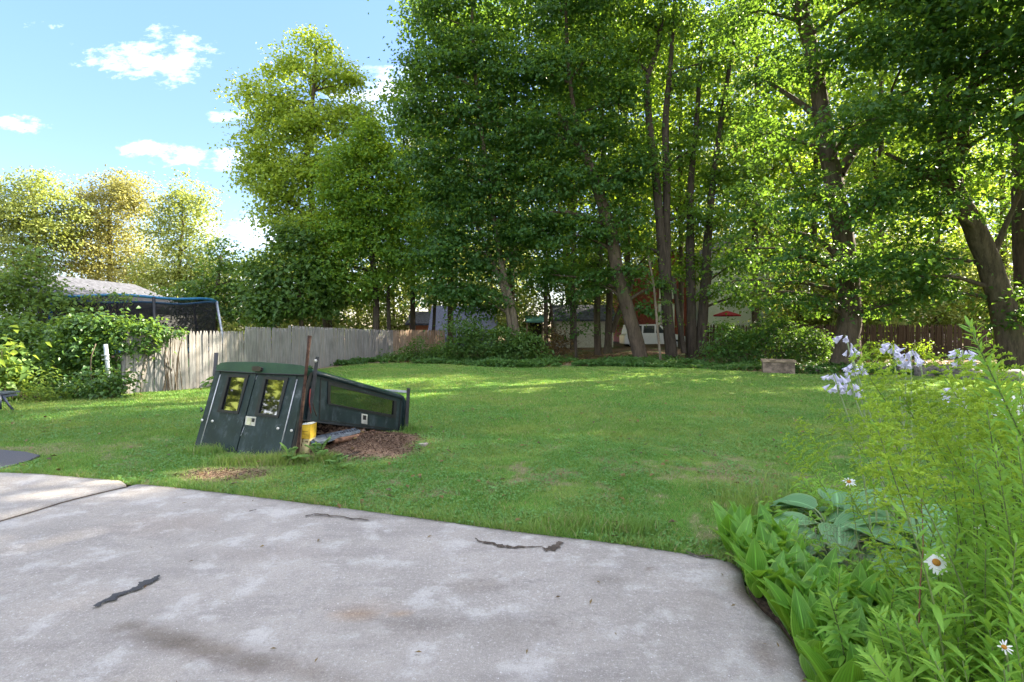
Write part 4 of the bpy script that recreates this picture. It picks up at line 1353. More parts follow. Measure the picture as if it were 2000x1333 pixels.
tree('ash_tree', 'fresh green feathery tree right of the tallest sunlit tree', 29.5, [[(735, 660, 13), (733, 560, 12), (720, 450, 9), (715, 360, 6)], [(760, 650, 8), (758, 560, 7), (762, 470, 5)]],
     [(720, 265, 40, 34), (690, 310, 60, 40), (760, 320, 50, 50), (665, 370, 60, 46), (730, 390, 80, 60), (790, 400, 46, 60), (680, 450, 70, 56), (750, 480, 80, 60), (650, 520, 60, 60), (720, 560, 70, 40), (800, 500, 46, 70)], .15, 'lime', 'bark_dark', dens=7.0, per=44, spread=.42, seed=36, group=BIG)
tree('ash_tree', 'slim tree with a pair of thin dark trunks above the tan fence', 33, [[(806, 660, 11), (806, 560, 10), (800, 450, 7), (790, 330, 5)], [(846, 660, 7), (850, 560, 6), (846, 470, 5)]],
     [(790, 300, 40, 60), (800, 400, 60, 60), (850, 450, 60, 60), (800, 520, 60, 46), (860, 560, 60, 40), (790, 230, 36, 50), (775, 180, 24, 30)], .17, 'maple', 'bark_dark', dens=3.2, per=40, spread=.45, seed=37, group=BIG)
# the dark maples
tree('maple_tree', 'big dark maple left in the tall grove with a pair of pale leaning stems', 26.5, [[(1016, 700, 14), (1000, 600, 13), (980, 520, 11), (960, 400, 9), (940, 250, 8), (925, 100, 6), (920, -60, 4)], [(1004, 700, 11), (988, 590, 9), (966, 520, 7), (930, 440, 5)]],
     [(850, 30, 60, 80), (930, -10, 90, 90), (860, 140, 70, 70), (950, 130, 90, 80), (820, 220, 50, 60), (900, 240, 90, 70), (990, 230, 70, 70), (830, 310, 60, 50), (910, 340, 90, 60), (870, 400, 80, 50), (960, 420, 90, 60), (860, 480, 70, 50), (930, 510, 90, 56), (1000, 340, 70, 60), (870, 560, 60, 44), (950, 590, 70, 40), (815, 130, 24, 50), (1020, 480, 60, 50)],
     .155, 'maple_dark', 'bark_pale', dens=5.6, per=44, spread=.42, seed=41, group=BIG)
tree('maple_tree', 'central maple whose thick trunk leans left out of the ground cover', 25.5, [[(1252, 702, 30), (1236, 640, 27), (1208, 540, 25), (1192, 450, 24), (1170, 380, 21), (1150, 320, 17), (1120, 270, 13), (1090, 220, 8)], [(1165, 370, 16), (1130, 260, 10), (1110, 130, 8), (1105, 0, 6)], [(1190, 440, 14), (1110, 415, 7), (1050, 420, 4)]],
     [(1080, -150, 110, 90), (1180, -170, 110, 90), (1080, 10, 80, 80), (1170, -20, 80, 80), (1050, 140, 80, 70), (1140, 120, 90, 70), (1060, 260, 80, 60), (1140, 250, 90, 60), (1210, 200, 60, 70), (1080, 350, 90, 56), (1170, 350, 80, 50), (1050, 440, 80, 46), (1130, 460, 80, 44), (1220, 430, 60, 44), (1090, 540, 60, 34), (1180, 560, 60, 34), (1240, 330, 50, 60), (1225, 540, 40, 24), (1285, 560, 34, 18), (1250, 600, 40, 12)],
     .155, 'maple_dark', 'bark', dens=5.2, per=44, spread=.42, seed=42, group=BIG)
tree('maple_tree', 'straight dark tree with mossy trunk left of the leaning maple', 29, [[(1168, 690, 14), (1166, 600, 13), (1172, 480, 12), (1178, 300, 9), (1170, 120, 7), (1165, -40, 5)], [(1187, 690, 15), (1190, 600, 13), (1192, 500, 11)], [(1196, 650, 10), (1212, 600, 10), (1228, 570, 9), (1240, 530, 7)]],
     [(1160, 60, 90, 80), (1210, -40, 70, 70), (1120, 180, 60, 60), (1220, 130, 60, 70), (1160, 520, 60, 30)], .16, 'maple', 'bark', dens=4.0, per=42, spread=.45, seed=43, group=BIG)
tree('maple_tree', 'twin straight dark trunk tree in the middle of the grove', 26, [[(1312, 696, 24), (1304, 620, 22), (1294, 500, 19), (1284, 380, 16), (1270, 260, 14), (1264, 160, 12), (1285, 90, 9), (1300, -20, 6)], [(1308, 640, 14), (1303, 500, 14), (1302, 360, 14), (1300, 240, 13), (1310, 120, 9), (1318, 0, 7)], [(1336, 690, 10), (1326, 620, 9), (1314, 540, 8)]],
     [(1270, -160, 110, 80), (1400, -170, 110, 80), (1330, -280, 120, 80), (1270, 40, 70, 60), (1340, 30, 60, 60), (1240, 120, 50, 50), (1390, 120, 50, 50), (1330, 160, 40, 44), (1250, -60, 80, 60), (1390, -40, 60, 60), (1240, 280, 40, 40), (1340, 300, 34, 34), (1350, 420, 40, 40), (1245, 480, 34, 30)],
     .15, 'maple', 'bark_dark', dens=4.6, per=40, spread=.42, seed=44, group=BIG)
tree('maple_tree', 'pair of dark trunks leaning apart right of the twin trunk tree', 26.5, [[(1352, 694, 20), (1350, 600, 18), (1348, 480, 16), (1350, 350, 12), (1362, 220, 9), (1370, 80, 6)], [(1368, 690, 22), (1374, 600, 19), (1380, 500, 17), (1388, 400, 13), (1402, 280, 10), (1425, 130, 8), (1445, 20, 6)], [(1372, 650, 9), (1378, 600, 9), (1388, 530, 8)]],
     [(1420, 60, 50, 60), (1370, 250, 40, 40), (1420, 220, 50, 50), (1390, 350, 40, 40), (1440, 330, 50, 50), (1350, 520, 34, 30), (1400, 440, 50, 40), (1430, 520, 50, 26), (1455, 580, 50, 20), (1400, 570, 34, 16)], .15, 'maple', 'bark_dark', dens=4.6, per=42, spread=.42, seed=45, group=BIG)
tree('maple_tree', 'large maple with the widest trunk flaring into the ground right of the stone box', 21, [[(1652, 722, 58), (1656, 670, 44), (1660, 600, 39), (1652, 500, 37), (1636, 400, 34), (1618, 300, 32), (1602, 200, 30), (1585, 100, 27), (1560, 0, 24), (1550, -80, 20)], [(1640, 340, 20), (1690, 260, 13), (1740, 200, 9), (1800, 160, 6)], [(1610, 240, 18), (1560, 200, 10), (1500, 160, 7)], [(1655, 520, 14), (1600, 470, 8), (1540, 450, 5)]],
     [(1500, -130, 90, 80), (1620, -140, 100, 90, -2), (1740, -130, 100, 90, -1), (1600, -270, 110, 80), (1480, 20, 70, 80), (1580, -10, 90, 80, -2), (1680, 30, 90, 80, -2), (1780, 20, 90, 80, -1), (1500, 140, 60, 60), (1580, 150, 80, 60, -2), (1680, 150, 80, 60, -2.5), (1770, 150, 80, 70, -2), (1500, 260, 60, 60), (1590, 290, 70, 60, -2), (1690, 270, 80, 60, -2.5), (1480, 380, 60, 60, 1), (1560, 400, 70, 56, -1), (1640, 420, 70, 50, -2), (1720, 390, 70, 56, -2), (1470, 480, 50, 46, 1), (1540, 510, 70, 46, -1), (1620, 540, 60, 40, -1.5), (1700, 510, 70, 50, -1.5), (1760, 580, 60, 34, -1), (1560, 590, 60, 30, 0), (1500, 570, 60, 22, 0), (1450, 545, 44, 20, 1), (1690, 600, 50, 30, -1)],
     .145, 'maple_dark', 'bark', dens=5.0, per=42, spread=.42, seed=46, group=BIG)
tree('maple_tree', 'right hand maple with a thick trunk leaning left over the brown fence', 19.5, [[(1985, 740, 52), (1968, 640, 44), (1940, 540, 40), (1905, 450, 36), (1868, 380, 32), (1850, 310, 28), (1845, 230, 22), (1850, 120, 16), (1840, 0, 12)], [(1860, 370, 18), (1790, 330, 10), (1730, 300, 6)], [(1930, 520, 16), (1960, 450, 10), (1990, 380, 8)], [(1865, 380, 22), (1878, 300, 20), (1890, 200, 16), (1930, 90, 12)]],
     [(1850, -120, 110, 80), (1980, -130, 110, 90), (1900, -260, 110, 90), (1850, 30, 90, 80, -1), (1950, 20, 90, 80, -1), (2060, 30, 100, 90), (1860, 140, 80, 60, -1.5), (1950, 150, 80, 70, -1.5), (2060, 170, 100, 90, -1), (1820, 250, 70, 50, -1), (1920, 260, 70, 50, -1.5), (1990, 270, 50, 60, -1), (1800, 330, 60, 40, -1), (1950, 340, 50, 36, -1), (1800, 430, 60, 44, -1), (1850, 500, 60, 40, 1), (1790, 540, 60, 36, 0), (1990, 600, 60, 50, 0), (1880, 570, 50, 34, 1)],
     .15, 'maple_dark', 'bark', dens=4.6, per=42, spread=.42, seed=47, group=BIG)
tree('maple_tree', 'dark tree at the far right edge of the yard behind the leaning maple', 24, [[(2010, 700, 34), (2000, 560, 30), (1992, 400, 26), (1990, 250, 22), (1992, 80, 16)]],
     [(2010, -60, 120, 90), (2060, -200, 120, 90), (1960, 640, 60, 40, -1), (2060, 560, 70, 60), (2050, 400, 70, 80), (2040, 250, 80, 80), (1990, 110, 60, 60), (2100, 650, 80, 40)], .16, 'maple_dark', 'bark_dark', dens=4.4, per=42, spread=.45, seed=48, group=BIG)
# small understory trees
tree('sapling', 'thin bare stemmed sapling between the leaning maple and the twin trunks', 24.5, [[(1290, 702, 5), (1284, 640, 5), (1277, 560, 4), (1266, 500, 3)]], [(1262, 545, 34, 14), (1285, 590, 34, 10), (1270, 510, 30, 14), (1300, 625, 26, 8)], .12, 'maple', 'bark_pale', dens=5, per=14, spread=.3, seed=51)
tree('sapling', 'small tree with drooping leaves in front of the tan shed', 27, [[(1125, 695, 6), (1124, 640, 5), (1122, 600, 4)], [(1165, 600, 4), (1155, 560, 4), (1140, 540, 3)]], [(1110, 600, 46, 24), (1150, 560, 50, 26), (1125, 640, 36, 18), (1080, 560, 40, 26)], .15, 'maple_dark', 'bark_dark', dens=5, per=26, spread=.38, seed=52)
tree('sapling', 'young multi stemmed tree beside the green roofed shed', 31, [[(1068, 690, 9), (1066, 600, 8), (1070, 500, 6)], [(1080, 690, 6), (1076, 600, 5), (1060, 520, 4)]], [(1060, 500, 50, 40), (1030, 560, 40, 26), (1090, 520, 40, 40), (1070, 420, 40, 50)], .17, 'lime', 'bark', dens=3.6, per=30, spread=.42, seed=53)
# background wood, sunlit from behind
BACK = 'sunlit trees in the gardens beyond the grove'
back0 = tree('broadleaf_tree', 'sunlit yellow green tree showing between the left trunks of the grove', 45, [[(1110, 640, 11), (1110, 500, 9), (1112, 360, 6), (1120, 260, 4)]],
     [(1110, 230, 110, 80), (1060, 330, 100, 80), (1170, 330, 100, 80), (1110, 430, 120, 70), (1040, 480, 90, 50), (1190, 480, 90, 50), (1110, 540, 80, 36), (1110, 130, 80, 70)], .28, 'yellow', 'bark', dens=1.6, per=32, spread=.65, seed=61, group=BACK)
def back(px, Y, s, rz, label):
    return copy_tree(back0, (pt(px, 640, Y).x, Y, 0), rz, s, label, BACK)
back(1260, 50, 1.05, 1.0, 'sunlit yellow green tree glowing behind the red house')
back(1420, 54, 1.15, 2.2, 'sunlit tree rising behind the white house')
back(1570, 46, .95, 3.4, 'sunlit tree between the white house and the widest trunk')
back(1720, 52, 1.0, 4.3, 'sunlit tree behind the brown fence right of the widest trunk')
back(1870, 60, 1.1, 5.2, 'sunlit tree far behind the leaning right hand maple')
back(960, 56, 1.0, .5, 'sunlit tree far behind the big dark maple')
back(840, 62, 1.0, 2.9, 'sunlit tree far behind the slim pair of trunks')
low0 = tree('broadleaf_tree', 'low bright bush in front of the white house garden', 36, [[(1560, 660, 6), (1562, 600, 5), (1560, 560, 3)]], [(1560, 540, 60, 40), (1520, 590, 50, 30), (1600, 590, 50, 34), (1560, 620, 70, 24), (1510, 640, 50, 20), (1610, 640, 50, 20), (1560, 650, 60, 20)], .2, 'yellow', 'bark', dens=2.8, per=32, spread=.5, seed=62, group=BACK)
def low(px, Y, s, rz, label):
    return copy_tree(low0, (pt(px, 640, Y).x, Y, 0), rz, s, label, BACK)
low(1720, 33, 1.1, 1.2, 'low bright bush above the brown fence right of the widest trunk')
low(1830, 36, 1.2, 2.5, 'low bright bush above the brown fence at the leaning maple')
low(1100, 42, 1.0, 3.1, 'low bright bush above the green roofed shed')
for i_, (px_, Y_, s_, rz_) in enumerate(((505, 44, 1.3, .3), (560, 40, 1.2, 1.3), (640, 42, 1.3, 2.3), (700, 46, 1.5, 3.3), (770, 44, 1.3, 4.3), (890, 46, 1.4, 5.3), (960, 50, 1.5, .8), (1160, 50, 1.5, 1.8), (1215, 56, 1.6, 2.8), (1640, 36, 1.2, 3.8), (1690, 40, 1.4, 4.8), (1770, 38, 1.2, 5.8), (1900, 38, 1.3, 1.1), (1960, 36, 1.2, 2.1), (1590, 44, 1.4, 3.0), (440, 50, 1.3, 4.0))):
    low(px_, Y_, s_, rz_, 'bright leafy bush in the hedge of undergrowth beyond the fences')
low(1010, 40, 1.1, 4.4, 'low bright bush behind the leaning pale stems')
tall0 = tree('broadleaf_tree', 'tall leafy tree behind the big dark maple', 37, [[(1000, 640, 12), (1000, 450, 10), (1004, 250, 8), (1000, 60, 5)], [(1002, 420, 8), (960, 330, 6), (930, 260, 4)]],
     [(1000, -20, 80, 80), (940, 80, 80, 70), (1060, 80, 80, 70), (1000, 170, 100, 70), (930, 230, 70, 60), (1080, 240, 70, 60), (1000, 300, 100, 60), (940, 370, 80, 46), (1060, 370, 80, 46), (1000, 440, 100, 40), (950, 500, 50, 26), (1060, 510, 50, 26)], .25, 'lime', 'bark', dens=1.5, per=32, spread=.6, seed=64, group=BACK)
def tall(px, Y, s, rz, label):
    return copy_tree(tall0, (pt(px, 640, Y).x, Y, 0), rz, s, label, BACK)
tall(880, 35, .95, 1.0, 'tall leafy tree behind the slim pair of trunks')
tall(1120, 36, 1.0, 2.0, 'tall leafy tree behind the central leaning maple')
tall(1225, 40, 1.1, 3.0, 'tall leafy tree behind the twin straight trunks')
tall(1330, 36, .9, 4.0, 'tall leafy tree behind the pair leaning apart')
tall(1475, 35, 1.05, 5.0, 'tall leafy tree in front of the tall white house')
tall(1590, 38, 1.05, 6.0, 'tall leafy tree left of and behind the widest trunk')
tall(1720, 34, 1.0, .7, 'tall leafy tree right of and behind the widest trunk')
tall(1830, 38, 1.05, 1.7, 'tall leafy tree behind the leaning right hand maple')
tall(1960, 36, 1.0, 2.7, 'tall leafy tree behind the right edge trunk')
# trees just outside the picture that shade the lawn, and those mirrored in the cap's windows
SIDE = 'tall trees along the sides of the yard'
side0 = tree('maple_tree', 'tall maple at the right side of the yard', 20, [[(2000, 725, 40), (2000, 500, 34), (1995, 300, 28), (2000, 60, 18), (2005, -120, 10)], [(1996, 420, 18), (1880, 300, 12), (1800, 240, 8)], [(1998, 360, 18), (2120, 240, 12), (2210, 190, 8)]],
     [(2000, -140, 150, 110), (1880, -20, 150, 110), (2130, -20, 150, 110), (2000, 60, 180, 120), (1840, 130, 150, 100), (2170, 130, 150, 100), (2000, 210, 190, 100), (1880, 310, 130, 70), (2120, 310, 130, 70)], .24, 'maple_dark', 'bark', dens=2.7, per=30, spread=.55, seed=71, group=SIDE, depth=3.4)
side0.location = (17.5, 11.0, 0)
copy_tree(side0, (24.5, 15.5, 0), 1.1, 1.05)
copy_tree(side0, (20.9, 16.0, 0), 3.6, 1.08)
copy_tree(side0, (17.5, .5, 0), 2.3, .95)
copy_tree(side0, (27.5, 3.5, 0), 3.0, 1.1)
copy_tree(side0, (22.5, -6.5, 0), 4.0, 1.0)
for (x_, y_, rz_, s_) in ((-19.5, 2.2, 1.0, 1.7), (-20.5, -1.0, 2.0, 1.8), (-20.0, 5.0, 3.0, 1.6), (-19.0, -4.5, 4.0, 1.8)):
    copy_tree(low0, (x_, y_, 0), rz_, s_, 'sunlit tree left of the yard', SIDE)


# ------------------------------------------------------------------ shrubs, vines, ground cover
def bush(name, label, Y, lobes, leaf, mat_, stems, dens=9, per=34, spread=.22, flatten=.6, seed=1, cat='shrub', group=None, depth=None, lw=.7):
    rng = np.random.default_rng(seed); random.seed(seed)
    s = Y / 1000
    b = pt(stems[0][0], 640, Y); b.z = 0
    E = empty(name, b, label, cat, group)
    W = []
    dens *= 1.8; leaf *= 1.15
    for lb in lobes:
        dy = lb[4] if len(lb) > 4 else 0
        rx, rz = lb[2] * s, lb[3] * s
        W.append((tuple(pt(lb[0], lb[1], Y) + Vector((0, dy, 0))), (rx, depth or .5 * (rx + rz), rz)))
    P, Nn, L_, tw = crown_arrays(W, dens, leaf, per, rng, flatten, spread)
    P[:, 2] = np.abs(P[:, 2] - .03) + .03
    V, F = leaf_kites(P, Nn, L_, L_ * lw, .25)
    mb = MB()
    for (c, cc) in tw:
        g = Vector((c[0] * .8 + b.x * .2, c[1], 0))
        for i in rng.choice(len(cc), size=min(5, len(cc)), replace=False):
            limb(mb, g + Vector((rng.normal() * .1, rng.normal() * .1, -.03)), Vector(cc[i]), .014, .005, .05, 4, n=4)
    tag(mb.build('stems', M['bark'], E), kind='stuff')
    link('foliage', np_mesh('foliage', V, F, M[mat_]), E)
    return E


bush('shrub', 'light green feathery shrub rising at the left edge in front of the grey roofed house', 15.5, [(60, 540, 46, 36), (20, 590, 50, 40), (100, 590, 40, 36), (55, 640, 60, 40), (-40, 560, 60, 50), (130, 620, 20, 24), (60, 505, 20, 20)], .11, 'shrub_light', [(60, 700)], dens=10, per=34, spread=.26, seed=81)
bush('shrub', 'dark leafy shrub below the feathery one at the left edge', 13.5, [(30, 660, 60, 34), (100, 670, 50, 34), (150, 655, 40, 30), (150, 700, 50, 34), (90, 725, 50, 30), (40, 700, 60, 34), (-50, 680, 70, 60)], .10, 'shrub', [(80, 760)], dens=14, per=34, spread=.2, seed=82)
bush('shrub', 'broad leaved pale shrub at the left edge behind the camp table', 11.6, [(8, 690, 26, 22), (14, 720, 26, 24), (-30, 720, 40, 40), (6, 750, 20, 20)], .15, 'shrub_light', [(0, 770)], dens=9, per=26, spread=.2, seed=83)
bush('shrub', 'low bramble in front of the galvanised post at the foot of the fence', 12.3, [(190, 745, 34, 24), (235, 745, 26, 20), (150, 760, 30, 18), (215, 765, 36, 12), (120, 745, 36, 24)], .085, 'vine', [(190, 785)], dens=20, per=30, spread=.14, seed=84)
bush('shrub', 'weedy grass clump at the left edge of the lawn under the shrubs', 11.8, [(60, 755, 44, 26), (100, 770, 40, 18), (30, 770, 40, 18)], .10, 'shrub_light', [(70, 790)], dens=16, per=34, spread=.14, seed=85, lw=.22)
vine = bush('vine', 'dark creeper draped over the left end of the grey fence', 13.35, [(200, 640, 44, 20, -.2), (250, 645, 40, 22, -.1), (282, 650, 20, 18, .1), (165, 645, 34, 20, -.3), (180, 680, 36, 30, -.5), (225, 680, 36, 26, -.3), (270, 675, 18, 20, 0), (290, 682, 8, 22, .1), (150, 690, 30, 30, -.6), (215, 720, 26, 30, -.5), (185, 725, 24, 20, -.5)],
            .10, 'vine', [(220, 770)], dens=26, per=30, spread=.14, flatten=.9, seed=86, cat='vine', depth=.28)
bush('vine', 'small strand of creeper hanging over the grey pickets right of the main creeper', 13.75, [(335, 655, 16, 6), (350, 650, 8, 5), (325, 650, 10, 5)], .08, 'vine', [(325, 660)], dens=30, per=14, spread=.09, seed=87, cat='vine', depth=.1)
bush('vine', 'thin creeper growing along the blue rim of the trampoline', 15.9, [(170, 585, 20, 8), (195, 578, 24, 8), (225, 580, 18, 6), (250, 584, 16, 5), (185, 600, 16, 10)], .08, 'shrub_light', [(180, 700)], dens=14, per=16, spread=.14, seed=88, cat='vine', depth=.15)
bush('shrub', 'grey green weeds at the foot of the tan fence', 25.2, [(800, 690, 30, 14), (835, 690, 34, 16), (770, 700, 30, 10), (860, 695, 30, 14), (815, 672, 14, 14)], .09, 'shrub', [(800, 705)], dens=12, per=30, spread=.2, seed=89)
bush('shrub', 'dark green bush with arching branches below the big dark maple', 24.6, [(930, 670, 50, 26), (985, 660, 46, 22), (1030, 665, 36, 22), (890, 680, 44, 22), (960, 695, 70, 18), (1040, 690, 36, 16), (905, 640, 34, 24), (1005, 680, 40, 20)], .12, 'shrub', [(960, 710)], dens=9, per=32, spread=.3, flatten=.35, seed=90)
bush('shrub', 'wide dark green bush with layered branches beside the stone box', 22.6, [(1440, 665, 50, 20), (1500, 655, 50, 22), (1560, 660, 44, 24), (1410, 685, 40, 18), (1470, 690, 60, 18), (1550, 695, 50, 18), (1600, 680, 30, 26), (1420, 645, 30, 14), (1520, 632, 40, 14)], .11, 'maple_dark', [(1490, 715)], dens=10, per=32, spread=.3, flatten=.3, seed=91)
bush('shrub', 'small sunlit bush before the brown fence right of the widest trunk', 25, [(1720, 680, 30, 16), (1705, 695, 30, 12), (1790, 690, 22, 16), (1810, 680, 14, 10)], .10, 'lime', [(1720, 710)], dens=9, per=26, spread=.22, seed=92)
bush('shrub', 'brown red dead shrub in front of the grey shed', 28.5, [(1085, 660, 24, 24), (1078, 685, 22, 14), (1100, 670, 16, 20)], .12, 'dead', [(1080, 690)], dens=6, per=26, spread=.3, seed=93)

# low leafy ground cover at the wood's edge (uncountable)
n = 56000
x = RNG.uniform(-8.5, 24, n); y = np.interp(x, we[:, 0], we[:, 1]) - .6 + RNG.gamma(1.6, 1.1, n)
keep = (vnoise(x, y, 1.3) * .7 + vnoise(x, y, .4) * .4 > .42) & ((x > -6.9) | (y < 25)) & ~((x > 3.2) & (x < 6.0) & (y > 25))
x, y = x[keep], y[keep]; n = len(x)
z = .05 + .30 * RNG.random(n) * vnoise(x, y, .9)
V, F = leaf_kites(np.stack([x, y, z], 1), RNG.normal(0, .45, (n, 3)) + np.array([0, -.3, 1]), .10 + .08 * RNG.random(n), .07 + .06 * RNG.random(n), .2)
tag(link('ground_cover', np_mesh('ground_cover', V, F, M['cover'])), 'low dark leafy ground cover along the shaded edge of the trees', 'ground cover', kind='stuff')
n = 9000
x = RNG.uniform(-6, 26, n); y = np.interp(x, we[:, 0], we[:, 1]) + RNG.uniform(-.4, 9, n)
V, F = leaf_kites(np.stack([x, y, .03 + .06 * RNG.random(n) + np.clip((y - 25) * .02, 0, .2)], 1), RNG.normal(0, .3, (n, 3)) + np.array([0, 0, 1]), .08 + .08 * RNG.random(n), .05 + .05 * RNG.random(n), .1)
tag(link('leaf_litter', np_mesh('leaf_litter', V, F, M['dead'])), 'brown dead leaves on the ground below the tall trees', 'leaves', kind='stuff')

# stones by the right hand trees
for i, (px, py, sx, sz) in enumerate(((1775, 728, .45, .22), (1815, 735, .5, .26), (1860, 738, .55, .28), (1905, 742, .5, .25), (1950, 744, .5, .3), (1600, 728, .35, .16), (1720, 728, .3, .16))):
    g = gp(px, py)
    rock('stone', (g.x, g.y, sz * .4), (sx, sx * .7, sz), M['stone'], ('leftmost dark stone in the row at the foot of the leaning right maple', 'second dark stone from the left in the row below the leaning right maple', 'middle dark stone of the row below the leaning right maple', 'fourth dark stone from the left in the row below the leaning right maple', 'rightmost dark stone in the row below the leaning right maple', 'low dark stone between the stone box and the widest trunk', 'low dark stone just right of the widest trunk')[i], 100 + i, group='dark stones along the back bed')

# stone box with a lid
g0, g1 = gp(1490, 729), gp(1553, 731)
BX = empty('stone_box', (g0 + g1) / 2, 'low brown stone box with a flat lid at the edge of the lawn', 'box')
M['box_stone'] = flat('brown_box_stone', (.20, .155, .12), .9, .15, var=.4, scale=4, bs=30, bump=.6)
M['box_lid'] = flat('box_lid', (.24, .185, .13), .9, .15, var=.35, scale=5, bs=30, bump=.6)
dx = (g1 - g0); dx.z = 0; dy = Vector((-dx.y, dx.x, 0)).normalized() * .85
mb = MB(); mb.prism([g0 + Vector((0, 0, -.05)), g1 + Vector((0, 0, -.05)), g1 + dy + Vector((0, 0, -.05)), g0 + dy + Vector((0, 0, -.05))], (0, 0, .46)); mb.build('body', M['box_stone'], BX)
u = dx.normalized() * .04; v = dy.normalized() * .04; z = Vector((0, 0, .412))
mb = MB(); mb.prism([g0 - u - v + z, g1 + u - v + z, g1 + dy + u + v + z, g0 + dy - u + v + z], (0, 0, .075)); mb.build('lid', M['box_lid'], BX)

# galvanised post and wires at the old fence
M['galv'] = flat('galvanised_steel', (.46, .50, .54), .45, .5, .5, var=.2)
b0, b1 = pt(216, 775, 12.75), pt(206, 673, 12.6)
b0.z = -.05
GP = empty('metal_post', b0, 'leaning galvanised round fence post standing in the creeper', 'post')
mb = MB(); mb.tube([b0, b0.lerp(b1, .5), b1], .045, 10); mb.build('pole', M['galv'], GP)
for t in (.80, .72):
    c = b0.lerp(b1, t); mb = MB(); mb.tube([c - Vector((0, 0, .02)), c + Vector((0, 0, .02))], .055, 10); mb.box(c + Vector((-.07, -.02, 0)), (.06, .03, .03)); mb.build('clamp', M['galv'], GP)
mb = MB(); mb.tube(curve_pts([pt(182, 782, 12.2), pt(178, 735, 12.2), pt(178, 700, 12.2), pt(187, 672, 12.3)], 5), .012, 5)
tag(mb.build('bare_stem', M['bark_pale']), 'pale bare stem curving up left of the galvanised post', 'stem')

# camp table cut by the left edge
M['navy'] = flat('navy_metal', (.018, .026, .05), .4, .5)
g = gp(10, 805); CT = empty('camp_table', (g.x - .25, g.y, 0), 'dark navy folding camp table cut off by the left edge of the photo', 'table')
mb = MB(); c = pt(-16, 768, 10.45)
mb.box(c, (.68, .5, .03)); mb.box(c + Vector((0, 0, -.06)), (.62, .44, .05)); mb.build('table_top', M['navy'], CT)
for (a, b, yy) in (((2, 772), (27, 803), 10.35), ((-40, 772), (-62, 803), 10.35), ((6, 772), (20, 798), 10.85), ((-40, 772), (-60, 798), 10.85), ((0, 772), (1, 800), 10.3)):
    mb = MB(); p, q = pt(*a, yy), pt(*b, yy); q.z = max(q.z, .0); mb.tube([p, p.lerp(q, .5), q], .02, 6); mb.build('leg', M['navy'], CT)

# trampoline with a net beyond the fence
TC = Vector((-13.75, 18.6, 0)); TRr = 2.65
TP = empty('trampoline', TC, 'round trampoline with black safety net and blue top rim behind the grey fence', 'trampoline')
M['blue'] = flat('blue_vinyl', (.02, .15, .30), .5, .4)
M['post_blue'] = flat('blue_foam', (.02, .09, .38), .6, .3)
k = NT('black_net')
k.fin((.012, .012, .014), .7, .2)
wv = k.N.new('ShaderNodeBsdfTransparent'); wv.inputs[0].default_value = (1, 1, 1, 1)
ms = k.N.new('ShaderNodeMixShader'); ms.inputs[0].default_value = .22
k.L.new(k.b.outputs[0], ms.inputs[1]); k.L.new(wv.outputs[0], ms.inputs[2]); k.L.new(ms.outputs[0], k.out.inputs[0])
M['net'] = k.m
ring = lambda r, z, sag=0: [TC + Vector((r * math.cos(a), r * math.sin(a), z + sag * math.cos(a * 6))) for a in np.linspace(0, 2 * math.pi, 61)]
top = 2.70
mb = MB(); mb.tube(ring(TRr, top, .035), .045, 6, caps=False); mb.build('rim', M['blue'], TP)
mb = MB(); A, B = ring(TRr - .02, top, .035), ring(TRr - .15, .9); V = A + B; n = len(A)
mb.add(V, [(i, i + 1, n + i + 1, n + i) for i in range(n - 1)], True); mb.build('net', M['net'], TP)
mb = MB(); mb.tube(ring(TRr, .88), .03, 6, caps=False); mb.tube(ring(TRr - .2, .9), .10, 6, caps=False); mb.build('pad', M['blue'], TP)
mb = MB(); mb.lathe(TC, [(0, .87), (TRr - .3, .87)], 30); mb.build('mat', M['black_trim'], TP)
for i in range(6):
    a = math.radians(18 + i * 60)
    p = TC + Vector((math.cos(a), math.sin(a), 0)) * (TRr + .10)
    q = TC + Vector((math.cos(a), math.sin(a), 0)) * (TRr + .02)
    m = M['post_blue'] if i in (4, 3) else M['galv'] if i == 0 else M['black_steel']
    mb = MB(); mb.tube([p, Vector((p.x, p.y, 1.3)) + (p - TC).normalized() * .14, Vector((q.x, q.y, top))], .045, 8); mb.build('post', m, TP)

# ------------------------------------------------------------------ buildings beyond the fences
M['white_wall'] = flat('white_siding', (.72, .74, .72), .75, .3, var=.06)
M['red_wall'] = flat('red_siding', (.26, .07, .055), .8, .2, var=.15)
M['tan_wall'] = flat('tan_wall', (.42, .40, .30), .85, .2, var=.15)
M['brick'] = flat('orange_brick', (.42, .15, .07), .9, .15, var=.25, scale=20)
M['roof_grey'] = flat('grey_shingle', (.075, .078, .092), .9, .15, var=.3, scale=5, bs=20, bump=.7)
M['roof_dark'] = flat('dark_shingle', (.09, .09, .105), .9, .15, var=.3, scale=8, bs=20, bump=.7)
M['green_roof'] = flat('green_metal_roof', (.06, .20, .17), .5, .4)
M['trim_white'] = flat('white_trim', (.8, .8, .78), .6, .3, var=.05)
M['win'] = flat('window_glass', (.05, .06, .065), .08, .8, var=.2, bump=0)


